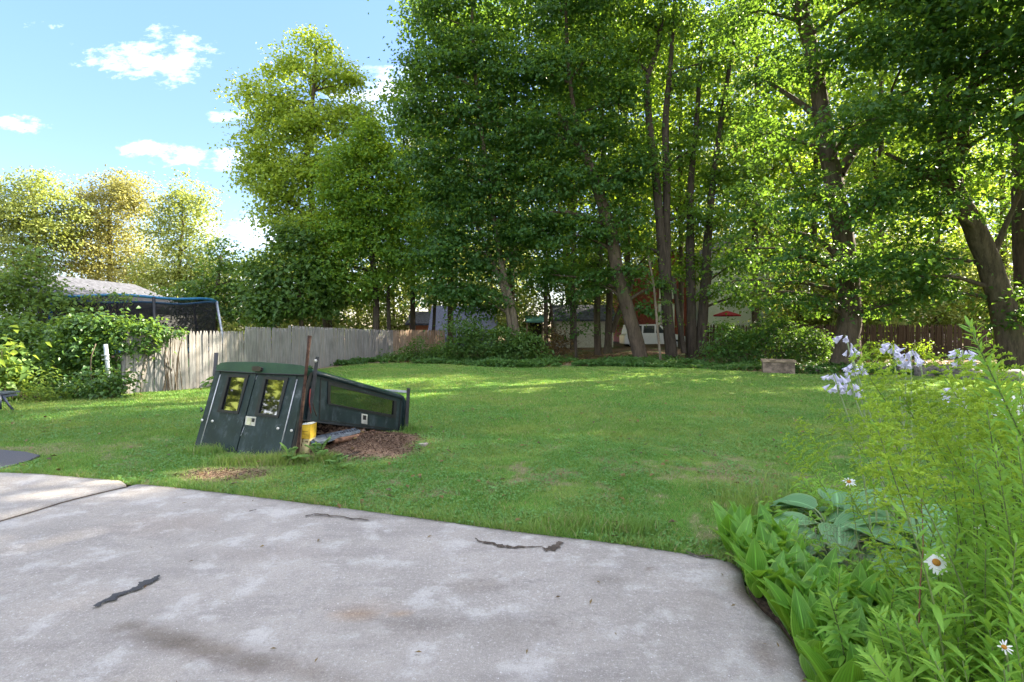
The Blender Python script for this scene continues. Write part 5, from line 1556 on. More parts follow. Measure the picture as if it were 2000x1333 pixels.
def house(name, label, c, size, wall_h, ridge, axis, wall_m, roof_m, windows=(), board=0.2, over=.3, ground=0.0):
    """A gabled house: boarded walls, roof, framed windows. axis = 'x' or 'y': direction of the ridge."""
    E = empty(name, (c[0], c[1], ground), label, 'house')
    sx, sy = size[0] / 2, size[1] / 2
    mb = MB()
    x0, x1, y0, y1 = c[0] - sx, c[0] + sx, c[1] - sy, c[1] + sy
    n = int(wall_h / board)
    for i in range(n):
        za, zb = ground - .3 * (i == 0) + i * wall_h / n, ground + (i + 1) * wall_h / n
        o = .018
        V = [(x0 - o, y0 - o, za), (x1 + o, y0 - o, za), (x1 + o, y1 + o, za), (x0 - o, y1 + o, za), (x0, y0, zb), (x1, y0, zb), (x1, y1, zb), (x0, y1, zb)]
        mb.add(V, [(0, 1, 5, 4), (1, 2, 6, 5), (2, 3, 7, 6), (3, 0, 4, 7), (0, 3, 2, 1)])
    zt = ground + wall_h
    if axis == 'y': gab = [((x0, y0), (x1, y0)), ((x0, y1), (x1, y1))]
    else: gab = [((x0, y0), (x0, y1)), ((x1, y0), (x1, y1))]
    for a, b in gab:
        m_ = ((a[0] + b[0]) / 2, (a[1] + b[1]) / 2)
        mb.add([(*a, zt), (*b, zt), (*m_, ground + ridge)], [(0, 1, 2)])
    mb.build('wall', wall_m, E)
    mb = MB(); t = Vector((0, 0, .16))
    if axis == 'y':
        k_ = (ridge - wall_h) / sx; e = zt - over * k_
        for s in (-1, 1):
            ex = c[0] + s * (sx + over)
            mb.prism([(ex, y0 - over, e), (ex, y1 + over, e), (c[0], y1 + over, ground + ridge), (c[0], y0 - over, ground + ridge)], t)
    else:
        k_ = (ridge - wall_h) / sy; e = zt - over * k_
        for s in (-1, 1):
            ey = c[1] + s * (sy + over)
            mb.prism([(x0 - over, ey, e), (x1 + over, ey, e), (x1 + over, c[1], ground + ridge), (x0 - over, c[1], ground + ridge)], t)
    mb.build('roof', roof_m, E)
    for (face, u, z, w, h) in windows:
        if face == 's': p = lambda a, b, d: Vector((a, y0 - .03 - d, b)); cu = u
        elif face == 'e': p = lambda a, b, d: Vector((x1 + .03 + d, a, b)); cu = u
        else: p = lambda a, b, d: Vector((x0 - .03 - d, a, b)); cu = u
        O = [p(cu - w / 2, z, 0), p(cu + w / 2, z, 0), p(cu + w / 2, z + h, 0), p(cu - w / 2, z + h, 0)]
        q = .12 * min(w, h) + .03
        I = [p(cu - w / 2 + q, z + q, 0), p(cu + w / 2 - q, z + q, 0), p(cu + w / 2 - q, z + h - q, 0), p(cu - w / 2 + q, z + h - q, 0)]
        off = p(0, 0, .06) - p(0, 0, 0)
        mb = MB(); mb.ring(O, I, off); mb.prism([p(cu - w / 2 + q, z + h / 2 - .03, 0), p(cu + w / 2 - q, z + h / 2 - .03, 0), p(cu + w / 2 - q, z + h / 2 + .03, 0), p(cu - w / 2 + q, z + h / 2 + .03, 0)], off * .9)
        mb.prism([p(cu - .025, z + q, 0), p(cu + .025, z + q, 0), p(cu + .025, z + h - q, 0), p(cu - .025, z + h - q, 0)], off * .7)
        wn = mb.build('window', M['trim_white'], E)
        mb = MB(); mb.prism(I, off * .3); mb.build('pane', M['win'], wn)
    return E


house('house', 'white house with a long grey shingle roof at the far left', (-28.2, 31.5), (9, 13), 2.9, 4.75, 'y', M['white_wall'], M['roof_grey'], [('e', 27.5, .9, 1.2, 1.3), ('e', 31, .9, 1.2, 1.3), ('e', 34.5, .9, 1.2, 1.3)])
house('house', 'red boarded house with a white framed window seen between the trunks', (14.6, 50.5), (7.6, 8), 6.4, 8.6, 'y', M['red_wall'], M['roof_dark'], [('s', 14.0, 1.55, 1.45, 2.3), ('s', 16.9, 1.55, 1.3, 2.2), ('s', 14.0, 4.3, 1.3, 1.6)])
house('house', 'tall white boarded house behind the brown fence with small windows', (21.4, 49.5), (9.4, 9), 7.6, 10.6, 'y', M['white_wall'], M['roof_dark'], [('s', 19.6, 4.35, .85, .95), ('s', 21.2, 4.35, .85, .95), ('s', 23.5, 4.3, .9, 1.3), ('s', 23.5, 1.3, .9, 1.4)])
house('shed', 'small orange brick shed behind the tan fence', (-7.0, 43.5), (2.6, 4), 2.0, 2.9, 'x', M['brick'], M['roof_dark'])
house('shed', 'grey blue roofed shed partly hidden behind the dark bush', (-3.6, 39), (4.4, 4), 1.2, 3.2, 'x', flat('blue_grey_roofing', (.20, .22, .30), .8, .2), flat('slate_roof', (.22, .23, .32), .8, .2))
house('shed', 'pale tan shed seen between the left trunks of the grove', (5.4, 40), (4.2, 4), 2.3, 3.3, 'x', M['tan_wall'], M['roof_grey'], [])
house('house', 'pale pinkish house far behind the brown fence at the right', (47, 56), (14, 8), 5.5, 8.5, 'x', flat('pale_pink_siding', (.62, .50, .45), .8, .2, var=.08), M['roof_grey'], [('s', 44, 3.2, 1.2, 1.5), ('s', 49, 3.2, 1.2, 1.5), ('s', 52, 3.2, 1.2, 1.5)])
# open shelter with a green roof
SH = empty('shelter', pt(1045, 640, 38) * 1, 'small open shelter with a green metal roof behind the pale leaning stems', 'shelter'); SH.location.z = 0
sx0, sx1 = pt(1026, 640, 38).x, pt(1064, 640, 38).x
mb = MB(); mb.prism([(sx0, 37, 2.05), (sx1, 37, 2.05), (sx1, 39.5, 2.55), (sx0, 39.5, 2.55)], (0, 0, .08)); mb.build('roof', M['green_roof'], SH)
for (x, y, h) in ((sx0 + .1, 37.1, 2.06), (sx1 - .1, 37.1, 2.06), (sx0 + .1, 39.4, 2.5), (sx1 - .1, 39.4, 2.5)):
    mb = MB(); mb.box((x, y, h / 2), (.1, .1, h)); mb.build('post', M['tan_wood'], SH)
mb = MB(); mb.box(((sx0 + sx1) / 2, 39.45, 1.1), (sx1 - sx0 - .3, .05, 2.2)); mb.build('back_wall', M['bark_dark'], SH)

# red patio umbrella
uc = pt(1420, 640, 43); UM = empty('patio_umbrella', (uc.x, uc.y, 0), 'red patio umbrella open in front of the tall white house', 'umbrella')
M['red_cloth'] = flat('red_cloth', (.36, .03, .05), .8, .2)
mb = MB(); tip = Vector((uc.x, uc.y, 3.12)); V = [tip]; nn = 8
for i in range(nn):
    a = 2 * math.pi * i / nn; V.append(Vector((uc.x + 1.15 * math.cos(a), uc.y + 1.15 * math.sin(a), 2.74)))
V += [v - Vector((0, 0, .10)) for v in V]
mb.add(V, [(0, 1 + i, 1 + (i + 1) % nn) for i in range(nn)] + [(9, 10 + (i + 1) % nn, 10 + i) for i in range(nn)] + [(1 + i, 10 + i, 10 + (i + 1) % nn, 1 + (i + 1) % nn) for i in range(nn)]); mb.build('canopy', M['red_cloth'], UM)
mb = MB(); mb.tube([(uc.x, uc.y, 0), (uc.x, uc.y, 1.6), (uc.x, uc.y, 3.3)], .03, 6); mb.build('pole', M['trim_white'], UM)

# parked white car between the trunks
M['car_white'] = flat('white_car_paint', (.80, .78, .76), .25, .5, var=.03, bump=0)
M['tyre'] = flat('tyre', (.02, .02, .02), .9, .2)
def car(c, ln, label):
    E = empty('parked_car', c, label, 'car')
    X = lambda x, z, y: Vector((c[0] + x, c[1] + y, c[2] + z))
    lo = [(-ln / 2, .35), (-ln / 2, .95), (-ln / 2 + .15, 1.08), (ln / 2 - 1.0, 1.10), (ln / 2 - .1, .9), (ln / 2, .7), (ln / 2, .35)]
    mb = MB(); mb.prism([X(x, z, -.9) for x, z in lo], (0, 1.8, 0)); b = mb.build('body', M['car_white'], E)
    cab = [(-ln / 2 + .12, 1.085), (-ln / 2 + .30, 1.78), (ln / 2 - 2.1, 1.82), (ln / 2 - 1.15, 1.105)]
    mb = MB(); mb.prism([X(x, z, -.82) for x, z in cab], (0, 1.64, 0)); mb.build('cabin', M['car_white'], E)
    for a, w in ((-ln / 2 + .45, .85), (-ln / 2 + 1.4, .85), (-ln / 2 + 2.35, .75)):
        q = [(a, 1.16), (a + .06, 1.70), (min(a + w, ln / 2 - 2.1), 1.72), (a + w, 1.16)]
        mb = MB(); mb.prism([X(x, z, -.83) for x, z in q], (0, .02, 0)); mb.build('window', M['win'], E)
    for x in (-ln / 2 + .85, ln / 2 - .85):
        for y in (-.85, .85):
            mb = MB(); p = X(x, .34, y); mb.tube([p - Vector((0, .11, 0)), p + Vector((0, .11, 0))], .34, 16); w = mb.build('wheel', M['tyre'], E)
            mb = MB(); mb.tube([p - Vector((0, .115, 0)), p + Vector((0, .115, 0))], .2, 12); mb.build('rim', M['dull_silver'], w)
    return E
car((pt(1275, 640, 39).x, 39, 0.12), 4.7, 'white car parked beyond the twin trunk tree')
mb = MB(); mb.tube([pt(1060, 668, 27), pt(1120, 690, 25.5), pt(1200, 700, 24.6)], .05, 7)

# ------------------------------------------------------------------ flower bed on the right
M['lily'] = leaf_mat('broad_bright_leaf', (.085, .25, .028), (.17, .39, .046), .36, (.38, .60, .03), rough=.38, spec=.45, clump=2.0, objrand=True, uvveins=34, edge=(.30, .48, .10))
M['hosta'] = leaf_mat('hosta_leaf', (.12, .28, .11), (.21, .40, .18), .26, (.25, .42, .15), rough=.42, spec=.4, clump=3.0, objrand=True, uvveins=40, edge=(.24, .36, .15))
M['rod'] = leaf_mat('goldenrod_leaf', (.125, .30, .042), (.25, .45, .07), .42, (.50, .66, .05), rough=.5, clump=2.0, objrand=True)
M['rod_top'] = leaf_mat('goldenrod_bud', (.20, .35, .035), (.36, .48, .055), .42, (.55, .68, .05), rough=.6, clump=2.0)
M['rod_stem'] = flat('goldenrod_stem', (.14, .19, .06), .6, .3)
M['scape'] = flat('pale_flower_stem', (.27, .34, .17), .6, .3, var=.1)
M['bell'] = leaf_mat('lavender_petal', (.58, .57, .70), (.74, .72, .82), .35, (.7, .66, .85), rough=.5, clump=3)
M['petal'] = leaf_mat('white_petal', (.78, .78, .78), (.86, .86, .84), .3, (.9, .9, .88), rough=.5)
M['daisy_eye'] = flat('daisy_eye', (.42, .20, .03), .8, .2, scale=300, bs=400, bump=.8)

oval = lambda e: (lambda t: max(0.02, math.sin(math.pi * min(1, (t * .96 + .04)) ** e) ** .85))
LILY = [blade_leaf('broad_leaf', 1, .165, 2, 8, oval(.85), .42, d, M['lily'], wave=.006) for d in (.06, .22, .42)]
HOSTA = [blade_leaf('hosta_leaf', 1, .36, 3, 8, oval(.72), .18, d, M['hosta'], cup=-.10, wave=.008) for d in (.12, .28, .45)]
LANCE = [blade_leaf('lance_leaf', 1, .105, 1, 4, oval(.9), .35, d, M['rod']) for d in (.10, .30, .55)]
rnd = random.Random(5)


def gbase(x, y): return Vector((x, y, .015))


# broad upright leaves along the slab: small plants of two to four leaves
bed = []
for i in range(1200):
    t = rnd.random()
    edge = np.array([(p.x, p.y) for p in [gp(1436, 1096)] + SLAB_RIGHT[:7] + [Vector((1.36, 2.1, 0))]])
    d = np.r_[0, np.cumsum(np.linalg.norm(np.diff(edge, axis=0), axis=1))]
    s = t * d[-1]
    x = np.interp(s, d, edge[:, 0]); y = np.interp(s, d, edge[:, 1])
    off = .035 + rnd.random() ** 1.2 * (.80 if y < 2.9 else .40)
    q = (x + off * .9, y + off * .25 + (.25 * rnd.random() if s < .2 else 0))
    if all((q[0] - b[0]) ** 2 + (q[1] - b[1]) ** 2 > .068 ** 2 for b in bed): bed.append(q)
    if len(bed) >= 150: break
for (x, y) in bed:
    E = empty('broad_leaved_plant', gbase(x, y), 'low plant with broad upright bright green leaves in the mass along the concrete edge', 'plant', 'broad leaved plants along the concrete edge')
    n = rnd.choice((2, 3, 3, 4))
    a0 = rnd.random() * 6.28
    big = min(1.0, .80 + .12 * y / 3)
    for k_ in range(n):
        a = a0 + k_ * 6.28 / n + rnd.uniform(-.5, .5)
        el = math.radians(rnd.uniform(60, 87))
        ax = Vector((math.cos(a) * math.cos(el) - .08, math.sin(a) * math.cos(el) - .10, math.sin(el)))
        nz_ = Vector((-math.cos(a) * math.sin(el), -math.sin(a) * math.sin(el), math.cos(el)))
        L_ = rnd.uniform(.27, .40) * big
        inst('leaf', rnd.choice(LILY), leaf_matrix(gbase(x, y) + Vector((math.cos(a), math.sin(a), 0)) * .012, ax, nz_, L_, L_ * rnd.uniform(1.0, 1.35)), E)

# hostas
def hosta(c, n, R, label, seed):
    r = random.Random(seed)
    E = empty('hosta', c, label, 'hosta')
    for i in range(n):
        a = i * 2.39996 + r.uniform(-.3, .3)
        f = ((i + .5) / n) ** .6
        el = math.radians(78 - 66 * f + r.uniform(-8, 8))
        pl = R * (.55 + .35 * r.random()) * (.75 + .35 * f)
        d = Vector((math.cos(a) * math.cos(el), math.sin(a) * math.cos(el), math.sin(el)))
        tip = Vector(c) + d * pl; tip.z = max(tip.z, .06)
        mb = MB(); mb.tube(curve_pts([Vector(c), Vector(c) + d * pl * .6 + Vector((0, 0, .05)), tip], 3), .006, 4); mb.build('leaf_stalk', M['scape'], E)
        e2 = el - math.radians(38 + 20 * r.random())
        ax = Vector((math.cos(a) * math.cos(e2), math.sin(a) * math.cos(e2), math.sin(e2)))
        nz_ = Vector((-math.cos(a) * math.sin(e2), -math.sin(a) * math.sin(e2), math.cos(e2))) + Vector((r.uniform(-.3, .3), r.uniform(-.5, .1), 0))
        L_ = r.uniform(.30, .44)
        inst('leaf', r.choice(HOSTA), leaf_matrix(tip, ax, nz_, L_), E)
    return E
h1 = hosta(gbase(2.42, 3.80), 34, .50, 'blue green hosta with ribbed leaves at the lawn side of the bed', 1)
h2 = hosta(gbase(2.85, 3.60), 34, .52, 'blue green hosta with big ribbed round leaves in the middle of the bed', 2)
h3 = hosta(gbase(2.62, 3.15), 24, .42, 'smaller hosta half covered by goldenrod behind the daisies', 3)

# flower stems of the hostas
def bell_mesh():
    V, F = [], []
    pr = [(.06, 0), (.11, .25), (.20, .6), (.34, 1.0)]
    for r, z in pr:
        for i in range(6): V.append((r * math.cos(i * math.pi / 3), r * math.sin(i * math.pi / 3), -z))
    for i in range(6):
        V.append((.42 * math.cos((i + .5) * math.pi / 3), .42 * math.sin((i + .5) * math.pi / 3), -1.12))
    for j in range(3):
        for i in range(6): F.append((j * 6 + i, j * 6 + (i + 1) % 6, (j + 1) * 6 + (i + 1) % 6, (j + 1) * 6 + i))
    mb = MB(); mb.add(V, F + [(18 + i, 18 + (i + 1) % 6, 24 + i) for i in range(6)], True)
    return mb.mesh('bell', M['bell'])
BELL = bell_mesh()
def scape(base, top, n, label, spread_=.05, hl=.10, seed=1):
    r = random.Random(seed)
    E = empty('flower_stem', base, label, 'flower', 'lavender flower stems above the hostas')
    base, top = Vector(base), Vector(top)
    mid = base.lerp(top, .55) + Vector((-(top.x - base.x) * .12, 0, .03))
    P = curve_pts([base, mid, top], 8)
    mb = MB(); mb.tube(P, np.linspace(.0075, .0035, len(P)), 6); mb.build('stalk', M['scape'], E)
    d = (Vector(P[-1]) - Vector(P[-3])).normalized()
    for i in range(n):
        a = i * 2.4 + r.random(); t = r.random()
        p = top - d * t * hl
        out = Vector((math.cos(a), math.sin(a) * .9, .1 + .5 * r.random() - .7 * t)).normalized()
        q = p + out * spread_ * (.35 + .3 * r.random())
        dirn = (Vector((0, 0, -1)) * (1.1) + out * 1.1 + Vector((-.35, 0, 0))).normalized()
        L_ = r.uniform(.036, .050)
        R = dirn.to_track_quat('-Z', 'Y').to_matrix().to_4x4()
        inst('flower', BELL, Matrix.Translation(q) @ R @ Matrix.Diagonal((L_, L_, L_, 1)), E)
    return E
sb = Vector((2.72, 3.6, .2))
for i, (px, py, Y, bx, by, n, lab) in enumerate((
        (1652, 662, 3.35, 2.55, 3.55, 11, 'single pale lavender flower head highest on the left above the hostas'),
        (1666, 706, 3.35, 2.60, 3.50, 12, 'lavender flower head just below the highest left one'),
        (1628, 738, 3.30, 2.45, 3.45, 11, 'leftmost drooping lavender flower head above the lawn'),
        (1655, 746, 3.30, 2.55, 3.40, 13, 'lavender flower head beside the leftmost drooping one'),
        (1742, 680, 3.45, 2.80, 3.60, 13, 'lavender flower head left of the paired tall heads'),
        (1779, 692, 3.40, 2.75, 3.55, 18, 'widest lavender flower head at the middle of the tall stems'),
        (1880, 690, 3.30, 3.00, 3.40, 15, 'lavender flower head standing alone left of the tall goldenrod'),
        (1866, 764, 3.20, 2.85, 3.30, 12, 'low pale flower head half hidden in goldenrod plumes'))):
    scape((bx, by, .1), pt(px, py, Y) + Vector((0, 0, .02)), n, lab, .06 if n < 15 else .075, .09 if n < 15 else .06, seed=40 + i)
for i, (px, py, Y, bx, by) in enumerate(((1795, 700, 3.42, 2.95, 3.5), (1710, 780, 3.4, 2.62, 3.5), (1770, 710, 3.5, 2.7, 3.7))):
    P = curve_pts([Vector((bx, by, .1)), Vector((bx, by, .1)).lerp(pt(px, py, Y), .55) + Vector((.04, 0, 0)), pt(px, py, Y)], 8)
    mb = MB(); mb.tube(P, np.linspace(.0075, .0035, len(P)), 6)
    for q in P[-7:]: mb.lathe(q, [(0, .008), (.006, .004), (.006, -.004), (0, -.008)], 5)
    tag(mb.build('flower_stem', M['scape']), ('bare pale stem right of the widest lavender flower head', 'bare pale stem crossing the fern like plumes on the left', 'bare pale stem just left of the widest lavender flower head')[i], 'stem')

# goldenrod: leafy stems, some with arching bud plumes
def plume_mesh(seed, nb=26, L_=.36):
    """Arching comb of bud branchlets along +Z, unit scale in metres."""
    r = np.random.default_rng(seed)
    mb = MB(); Ps, Ns, Ax, Ln = [], [], [], []
    for i in range(nb):
        t = i / nb
        z = t * L_; a = i * 2.399 + r.random()
        ln = (.13 * (1 - t) ** .8 + .025) * (.8 + .4 * r.random())
        d = np.array([math.cos(a), math.sin(a), .55])
        P = np.array([np.array([0, 0, z]) + d * ln * s + np.array([0, 0, -ln * .55 * s * s]) for s in np.linspace(0, 1, 6)])
        mb.tube([tuple(p) for p in P], .0016, 3, caps=False)
        m = int(12 + ln * 190)
        s = r.random(m)
        for q in s:
            p = np.array([np.interp(q, np.linspace(0, 1, 6), P[:, k]) for k in range(3)])
            Ps.append(p); ax = r.normal(0, .5, 3) + np.array([0, 0, .9]) + d * .7
            Ax.append(ax); Ns.append(r.normal(0, .5, 3) + np.array([0, 0, .6])); Ln.append(.011 + .010 * r.random())
    V, F = leaf_kites(np.array(Ps), np.array(Ns), np.array(Ln), np.array(Ln) * .45, 0.0, .2, np.array(Ax))
    mb2 = MB(); mb2.v = mb.v; mb2.f = mb.f; mb2.s = mb.s
    mb2.add(V, [tuple(f) for f in F])
    return mb2.mesh('plume', M['rod_top'])
PLUMES = [plume_mesh(i) for i in range(3)]


def goldenrod(base, top, label, plume=0.0, leaves=50, ll=.085, seed=1, group='goldenrod stems in the flower bed', bow=.1, start=.18, cat='goldenrod', thick=.0042):
    r = random.Random(seed)
    base, top = Vector(base), Vector(top)
    E = empty('goldenrod', base, label, cat, group)
    side = (top - base); h = side.length
    mid = base.lerp(top, .5) + Vector((-(top.x - base.x) * .25, -(top.y - base.y) * .25, bow * .3 * h))
    P = curve_pts([base, mid, top], 9)
    mb = MB(); mb.tube(P, np.linspace(thick, .0018, len(P)), 6); mb.build('stem', M['rod_stem'], E)
    n = len(P)
    for i in range(leaves):
        t = start + (1 - start) * (i + .5) / leaves
        f = t * (n - 1); j = min(n - 2, int(f)); p = Vector(P[j]).lerp(Vector(P[j + 1]), f - j)
        d = (Vector(P[j + 1]) - Vector(P[j])).normalized()
        a = i * 2.399 + r.uniform(-.4, .4)
        o = Vector((math.cos(a), math.sin(a), 0)); o = (o - d * o.dot(d)).normalized()
        up_ = .15 + .95 * t ** 2 + r.uniform(-.2, .2)
        ax = (o + d * up_).normalized(); nz_ = (d - o * up_ * .4)
        L_ = ll * (1.15 - .62 * t ** 2.2) * r.uniform(.75, 1.2)
        inst('leaf', LANCE[0 if t > .7 else r.choice((0, 1, 1, 2))], leaf_matrix(p, ax, nz_, L_), E)
    if plume:
        j = max(0, int((1 - .30 * min(1.0, plume)) * (n - 1)))
        d = (Vector(P[-1]) - Vector(P[j])).normalized()
        R = d.to_track_quat('Z', 'Y').to_matrix().to_4x4()
        o = inst('plume', r.choice(PLUMES), Matrix.Translation(Vector(P[-1]) - d * .22 * plume) @ R @ Matrix.Rotation(r.random() * 6, 4, 'Z') @ Matrix.Diagonal((plume, plume, plume, 1)), E)
    return E


goldenrod(gbase(2.02, 1.72), pt(1893, 636, 1.62), 'tallest goldenrod with dense bright leaves reaching above the fence line', 0, 300, .085, 1, start=.1, thick=.006, bow=.02)
for i, (px, py, Y) in enumerate(((1928, 800, 1.75), (1962, 770, 1.9), (1990, 735, 1.85), (1945, 880, 1.65), (1985, 850, 1.6), (1905, 905, 1.85), (1870, 850, 2.3))):
    goldenrod(gbase(pt(px, py, Y).x + .16, Y + .04), pt(px, py, Y), 'tall upright goldenrod stem with dense short leaves near the right edge', 0, 170, .075, 70 + i, 'tall upright goldenrod stems at the right edge', start=.1, thick=.005)
# plumed stems, arching left over the hostas
pl = [(1700, 740, 2.75, 2.45, 2.7, 1.0), (1760, 765, 2.7, 2.35, 2.6, 1.15), (1815, 800, 2.6, 2.4, 2.4, 1.1), (1850, 745, 2.5, 2.5, 2.3, 1.0), (1880, 790, 2.3, 2.3, 2.1, 1.05), (1920, 760, 2.2, 2.2, 2.0, 1.0), (1965, 775, 2.1, 2.3, 1.9, 1.1),
      (1700, 700, 3.0, 2.75, 2.9, .8), (1890, 730, 2.8, 2.7, 2.6, .9), (1960, 730, 2.5, 2.6, 2.3, 1.0), (1640, 820, 3.3, 2.5, 3.2, .8), (1580, 850, 3.8, 2.5, 3.6, .9), (1555, 880, 4.0, 2.5, 3.9, .9), (1700, 850, 3.1, 2.4, 2.9, .9), (1760, 880, 2.8, 2.4, 2.6, .9), (1690, 930, 3.0, 2.3, 2.8, .75),
      (1660, 965, 2.9, 2.1, 2.8, .6), (1745, 1060, 2.4, 1.95, 2.3, .7), (1720, 1085, 2.3, 1.9, 2.2, .6), (1945, 850, 1.9, 2.05, 1.75, .9), (1850, 870, 2.2, 2.15, 2.1, .9), (1990, 830, 1.7, 1.95, 1.6, .9)]
R3 = random.Random(31)
for _ in range(6):
    Y_ = R3.uniform(1.7, 3.0); px_ = R3.uniform(1680, 1990); py_ = R3.uniform(790 if px_ < 1860 else 745, 920)
    pl.append((px_, py_, Y_, pt(px_, 640, Y_).x + R3.uniform(.0, .35) * (.5 if px_ > 1850 else 1), Y_ - R3.uniform(0, .25), R3.uniform(.8, 1.15)))
for i, (px, py, Y, bx, by, s) in enumerate(pl):
    t = pt(px, py, Y)
    goldenrod(gbase(bx, by), t, 'goldenrod stem ending in a feathery yellow green bud plume in the flower bed', s * 1.1, 46, .095, 200 + i, 'plumed goldenrod stems in the flower bed')
# leafy stems without plumes filling the bed
R2 = random.Random(77)
lf = [(1620, 1165, 2.28), (1640, 1120, 2.5), (1830, 1150, 1.95), (1870, 1040, 2.0), (1940, 930, 1.85), (1975, 900, 1.8), (1995, 960, 1.7), (1925, 1060, 1.75), (1960, 1120, 1.65), (1985, 1060, 1.6),
      (1880, 1170, 1.75), (1930, 1210, 1.6), (1980, 1230, 1.5), (1850, 1240, 1.75), (1800, 1230, 1.85), (1760, 1200, 2.05), (1720, 1230, 2.05), (1690, 1280, 2.05), (1780, 1290, 1.8), (1880, 1290, 1.6), (1960, 1300, 1.45), (2020, 1150, 1.5), (2030, 1000, 1.6), (2040, 880, 1.7),
      (1900, 880, 2.1), (1860, 920, 2.2), (1990, 880, 1.9), (1950, 1000, 1.75), (1890, 1100, 1.85), (1830, 1010, 2.2), (1780, 1130, 2.1), (2000, 1180, 1.5), (1745, 1150, 2.2), (1910, 1010, 1.9), (1975, 1010, 1.7), (1850, 1090, 1.95)]
for i, (px, py, Y) in enumerate(lf + [(int(1690 + 360 * R2.random()), int(860 + 440 * R2.random()), 0) for _ in range(60)]):
    if Y == 0 and px < 1640 + (1333 - py) * .58: continue
    if Y == 0: Y = 1.45 + (1330 - py) / 440 * .75 + .25 * R2.random()
    r = random.Random(900 + i)
    t = pt(px, py, Y)
    b = gbase(max(1.42, t.x + r.uniform(-.12, .10)), Y - r.uniform(-.05, .12))
    g_ = 'leafy goldenrod stems in the flower bed'; lab = 'leafy goldenrod stem with narrow bright leaves in the flower bed'
    if i == 0: lab = 'short leafy stem standing alone in front among the broad leaves'
    goldenrod(b, t, lab, 0, int(40 + 40 * min(1, t.z)), .105, 500 + i, g_, start=.12)
# thin reddish stem in front
mb = MB(); mb.tube(curve_pts([gbase(1.60, 2.02), pt(1796, 1180, 1.99), pt(1803, 1060, 2.0), pt(1798, 960, 2.05)], 6), np.linspace(.0035, .0012, 19), 6)
tag(mb.build('bare_stem', flat('reddish_stem', (.20, .10, .06), .7, .2)), 'thin reddish upright stem in front of the daisy', 'stem')

# thin grey seed-head haze between the hosta and broad leaves
n = 1500; c = np.array([2.25, 3.35, .22])
P_ = c + RNG.normal(0, 1, (n, 3)) * np.array([.20, .18, .08])
ax = RNG.normal(0, 1, (n, 3)); V, F = leaf_kites(P_, RNG.normal(0, 1, (n, 3)), .05 + .05 * RNG.random(n), np.full(n, .0022), 0, 0, ax)
tag(link('seed_heads', np_mesh('seed_heads', V, F, flat('seed_heads', (.22, .2, .13), .9, .1))), 'hazy tuft of fine dry seed heads between the hosta and the broad leaves', 'seed heads', kind='stuff')
# low leafy filler under the goldenrod (uncountable weeds)
n = 13000
x = RNG.uniform(1.45, 4.2, n); y = RNG.uniform(.6, 5.0, n)
ok = in_poly(x, y, BED_POLY) & (x > 1.50 + .03 * y)
x, y = x[ok], y[ok]; n = len(x)
z = .03 + RNG.random(n) ** 1.3 * .26
V, F = leaf_kites(np.stack([x, y, z], 1), RNG.normal(0, .5, (n, 3)) + np.array([0, -.2, .8]), .05 + .05 * RNG.random(n), .012 + .018 * RNG.random(n), .3)
tag(link('bed_weeds', np_mesh('bed_weeds', V, F, M['rod'])), 'low tangled weeds filling the flower bed below the goldenrod', 'weeds', kind='stuff')
n = 1300; x = RNG.normal(2.5, .38, n); y = RNG.normal(4.6, .35, n); ok = (x > 1.95); x, y = x[ok], y[ok]
p = blades(x, y, .07 + .20 * RNG.random(len(x)), .006 + .004 * RNG.random(len(x)), .1 + .6 * RNG.random(len(x)), 3)
tag(link('tall_grass', np_mesh('tall_grass', p[0], p[1], M['grass'])), 'tall loose grass behind the hostas at the back of the bed', 'tall grass', kind='stuff')

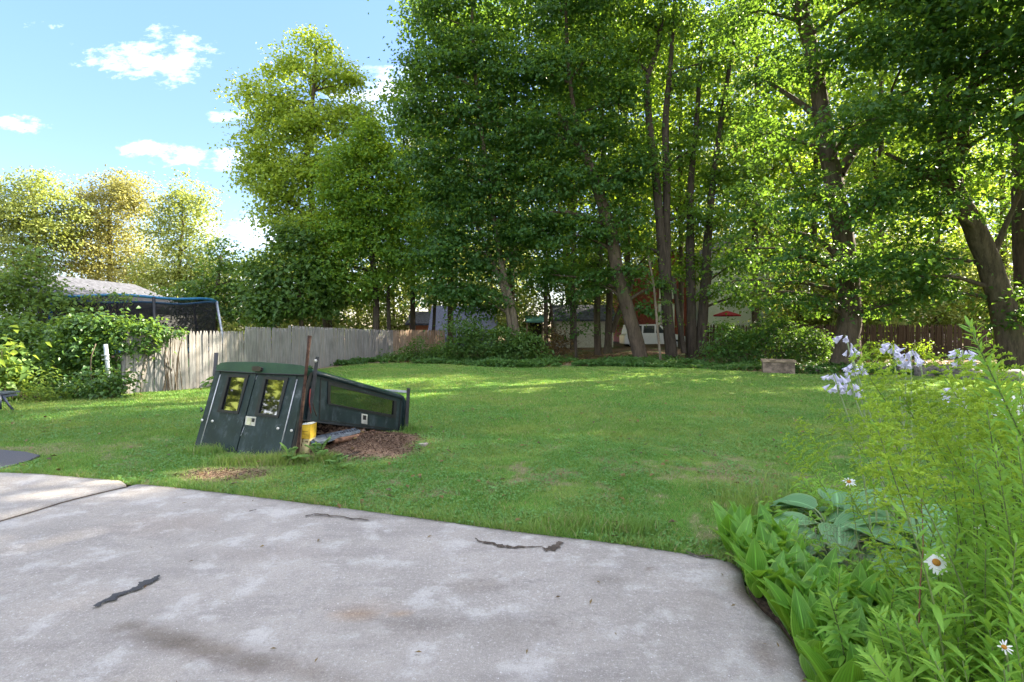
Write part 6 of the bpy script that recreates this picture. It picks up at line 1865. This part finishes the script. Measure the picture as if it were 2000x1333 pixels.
# daisies
PET = blade_leaf('petal', 1, .16, 1, 3, lambda t: .35 + .65 * math.sin(math.pi * min(1, t * .85 + .1)), .1, .12, M['petal'])
def daisy(c, R, facing, label, base, n=17, seed=0):
    r = random.Random(seed)
    c = Vector(c); f = Vector(facing).normalized()
    E = empty('daisy', base, label, 'daisy')
    mb = MB(); mb.tube(curve_pts([Vector(base), Vector(base).lerp(c, .6) + Vector((.02, .03, .03)), c - f * .006], 6), .0028, 6); mb.build('stem', M['rod_stem'], E)
    Rm = f.to_track_quat('Z', 'Y').to_matrix()
    mb = MB(); V = []; pr = [(0, .008), (.010, .007), (.015, .003), (.013, -.003), (0, -.006)]
    for q, z in pr:
        for i in range(12): V.append(c + Rm @ Vector((q * R / .04 * math.cos(i * .5236), q * R / .04 * math.sin(i * .5236), z)))
    mb.add(V, [(j * 12 + i, (j + 1) * 12 + i, (j + 1) * 12 + (i + 1) % 12, j * 12 + (i + 1) % 12) for j in range(4) for i in range(12)], True); mb.build('eye', M['daisy_eye'], E)
    for i in range(n):
        a = 6.2832 * i / n + r.uniform(-.08, .08)
        ax = Rm @ Vector((math.cos(a), math.sin(a), r.uniform(-.25, .05)))
        inst('petal', PET, leaf_matrix(c + ax * .011 * R / .04, ax, f, R * r.uniform(.75, 1.0)), E)
    return E
daisy(pt(1829, 1099, 1.98), .037, (-.55, -.75, .5), 'white daisy with orange centre facing the camera in the middle of the bed', gbase(1.75, 2.0), seed=1)
daisy(pt(1788, 1000, 2.55), .040, (.2, -.3, -.3), 'faded white daisy turned away in front of the hosta', gbase(2.1, 2.55), 10, 2)
daisy(pt(1932, 1032, 1.95), .036, (-.1, -.5, -.4), 'faded drooping daisy deep in the goldenrod on the right', gbase(1.9, 1.95), 9, 3)
daisy(pt(1962, 1264, 1.45), .017, (-.8, -.2, .1), 'small white daisy seen from the side at the lower right', gbase(1.5, 1.45), 9, 4)
daisy(pt(1658, 941, 3.2), .036, (-.2, -.4, .8), 'small white flower above the left hosta leaves', gbase(2.2, 3.2), 12, 5)
n = 260; c = np.array(pt(1985, 800, 2.0)); P_ = c + RNG.normal(0, 1, (n, 3)) * np.array([.035, .03, .025])
V, F = leaf_kites(P_, RNG.normal(0, .5, (n, 3)) + np.array([0, -.4, 1]), .008 + .008 * RNG.random(n), .006 + .006 * RNG.random(n), 0)
E = empty('white_flower', gbase(2.0, 2.0), 'cluster of tiny white flowers at the right edge among the goldenrod', 'flower')
link('flower_head', np_mesh('flower_head', V, F, M['petal']), E)
mb = MB(); mb.tube(curve_pts([gbase(2.0, 2.0), pt(1980, 1000, 2.0), Vector(c)], 6), .003, 6); mb.build('stem', M['rod_stem'], E)
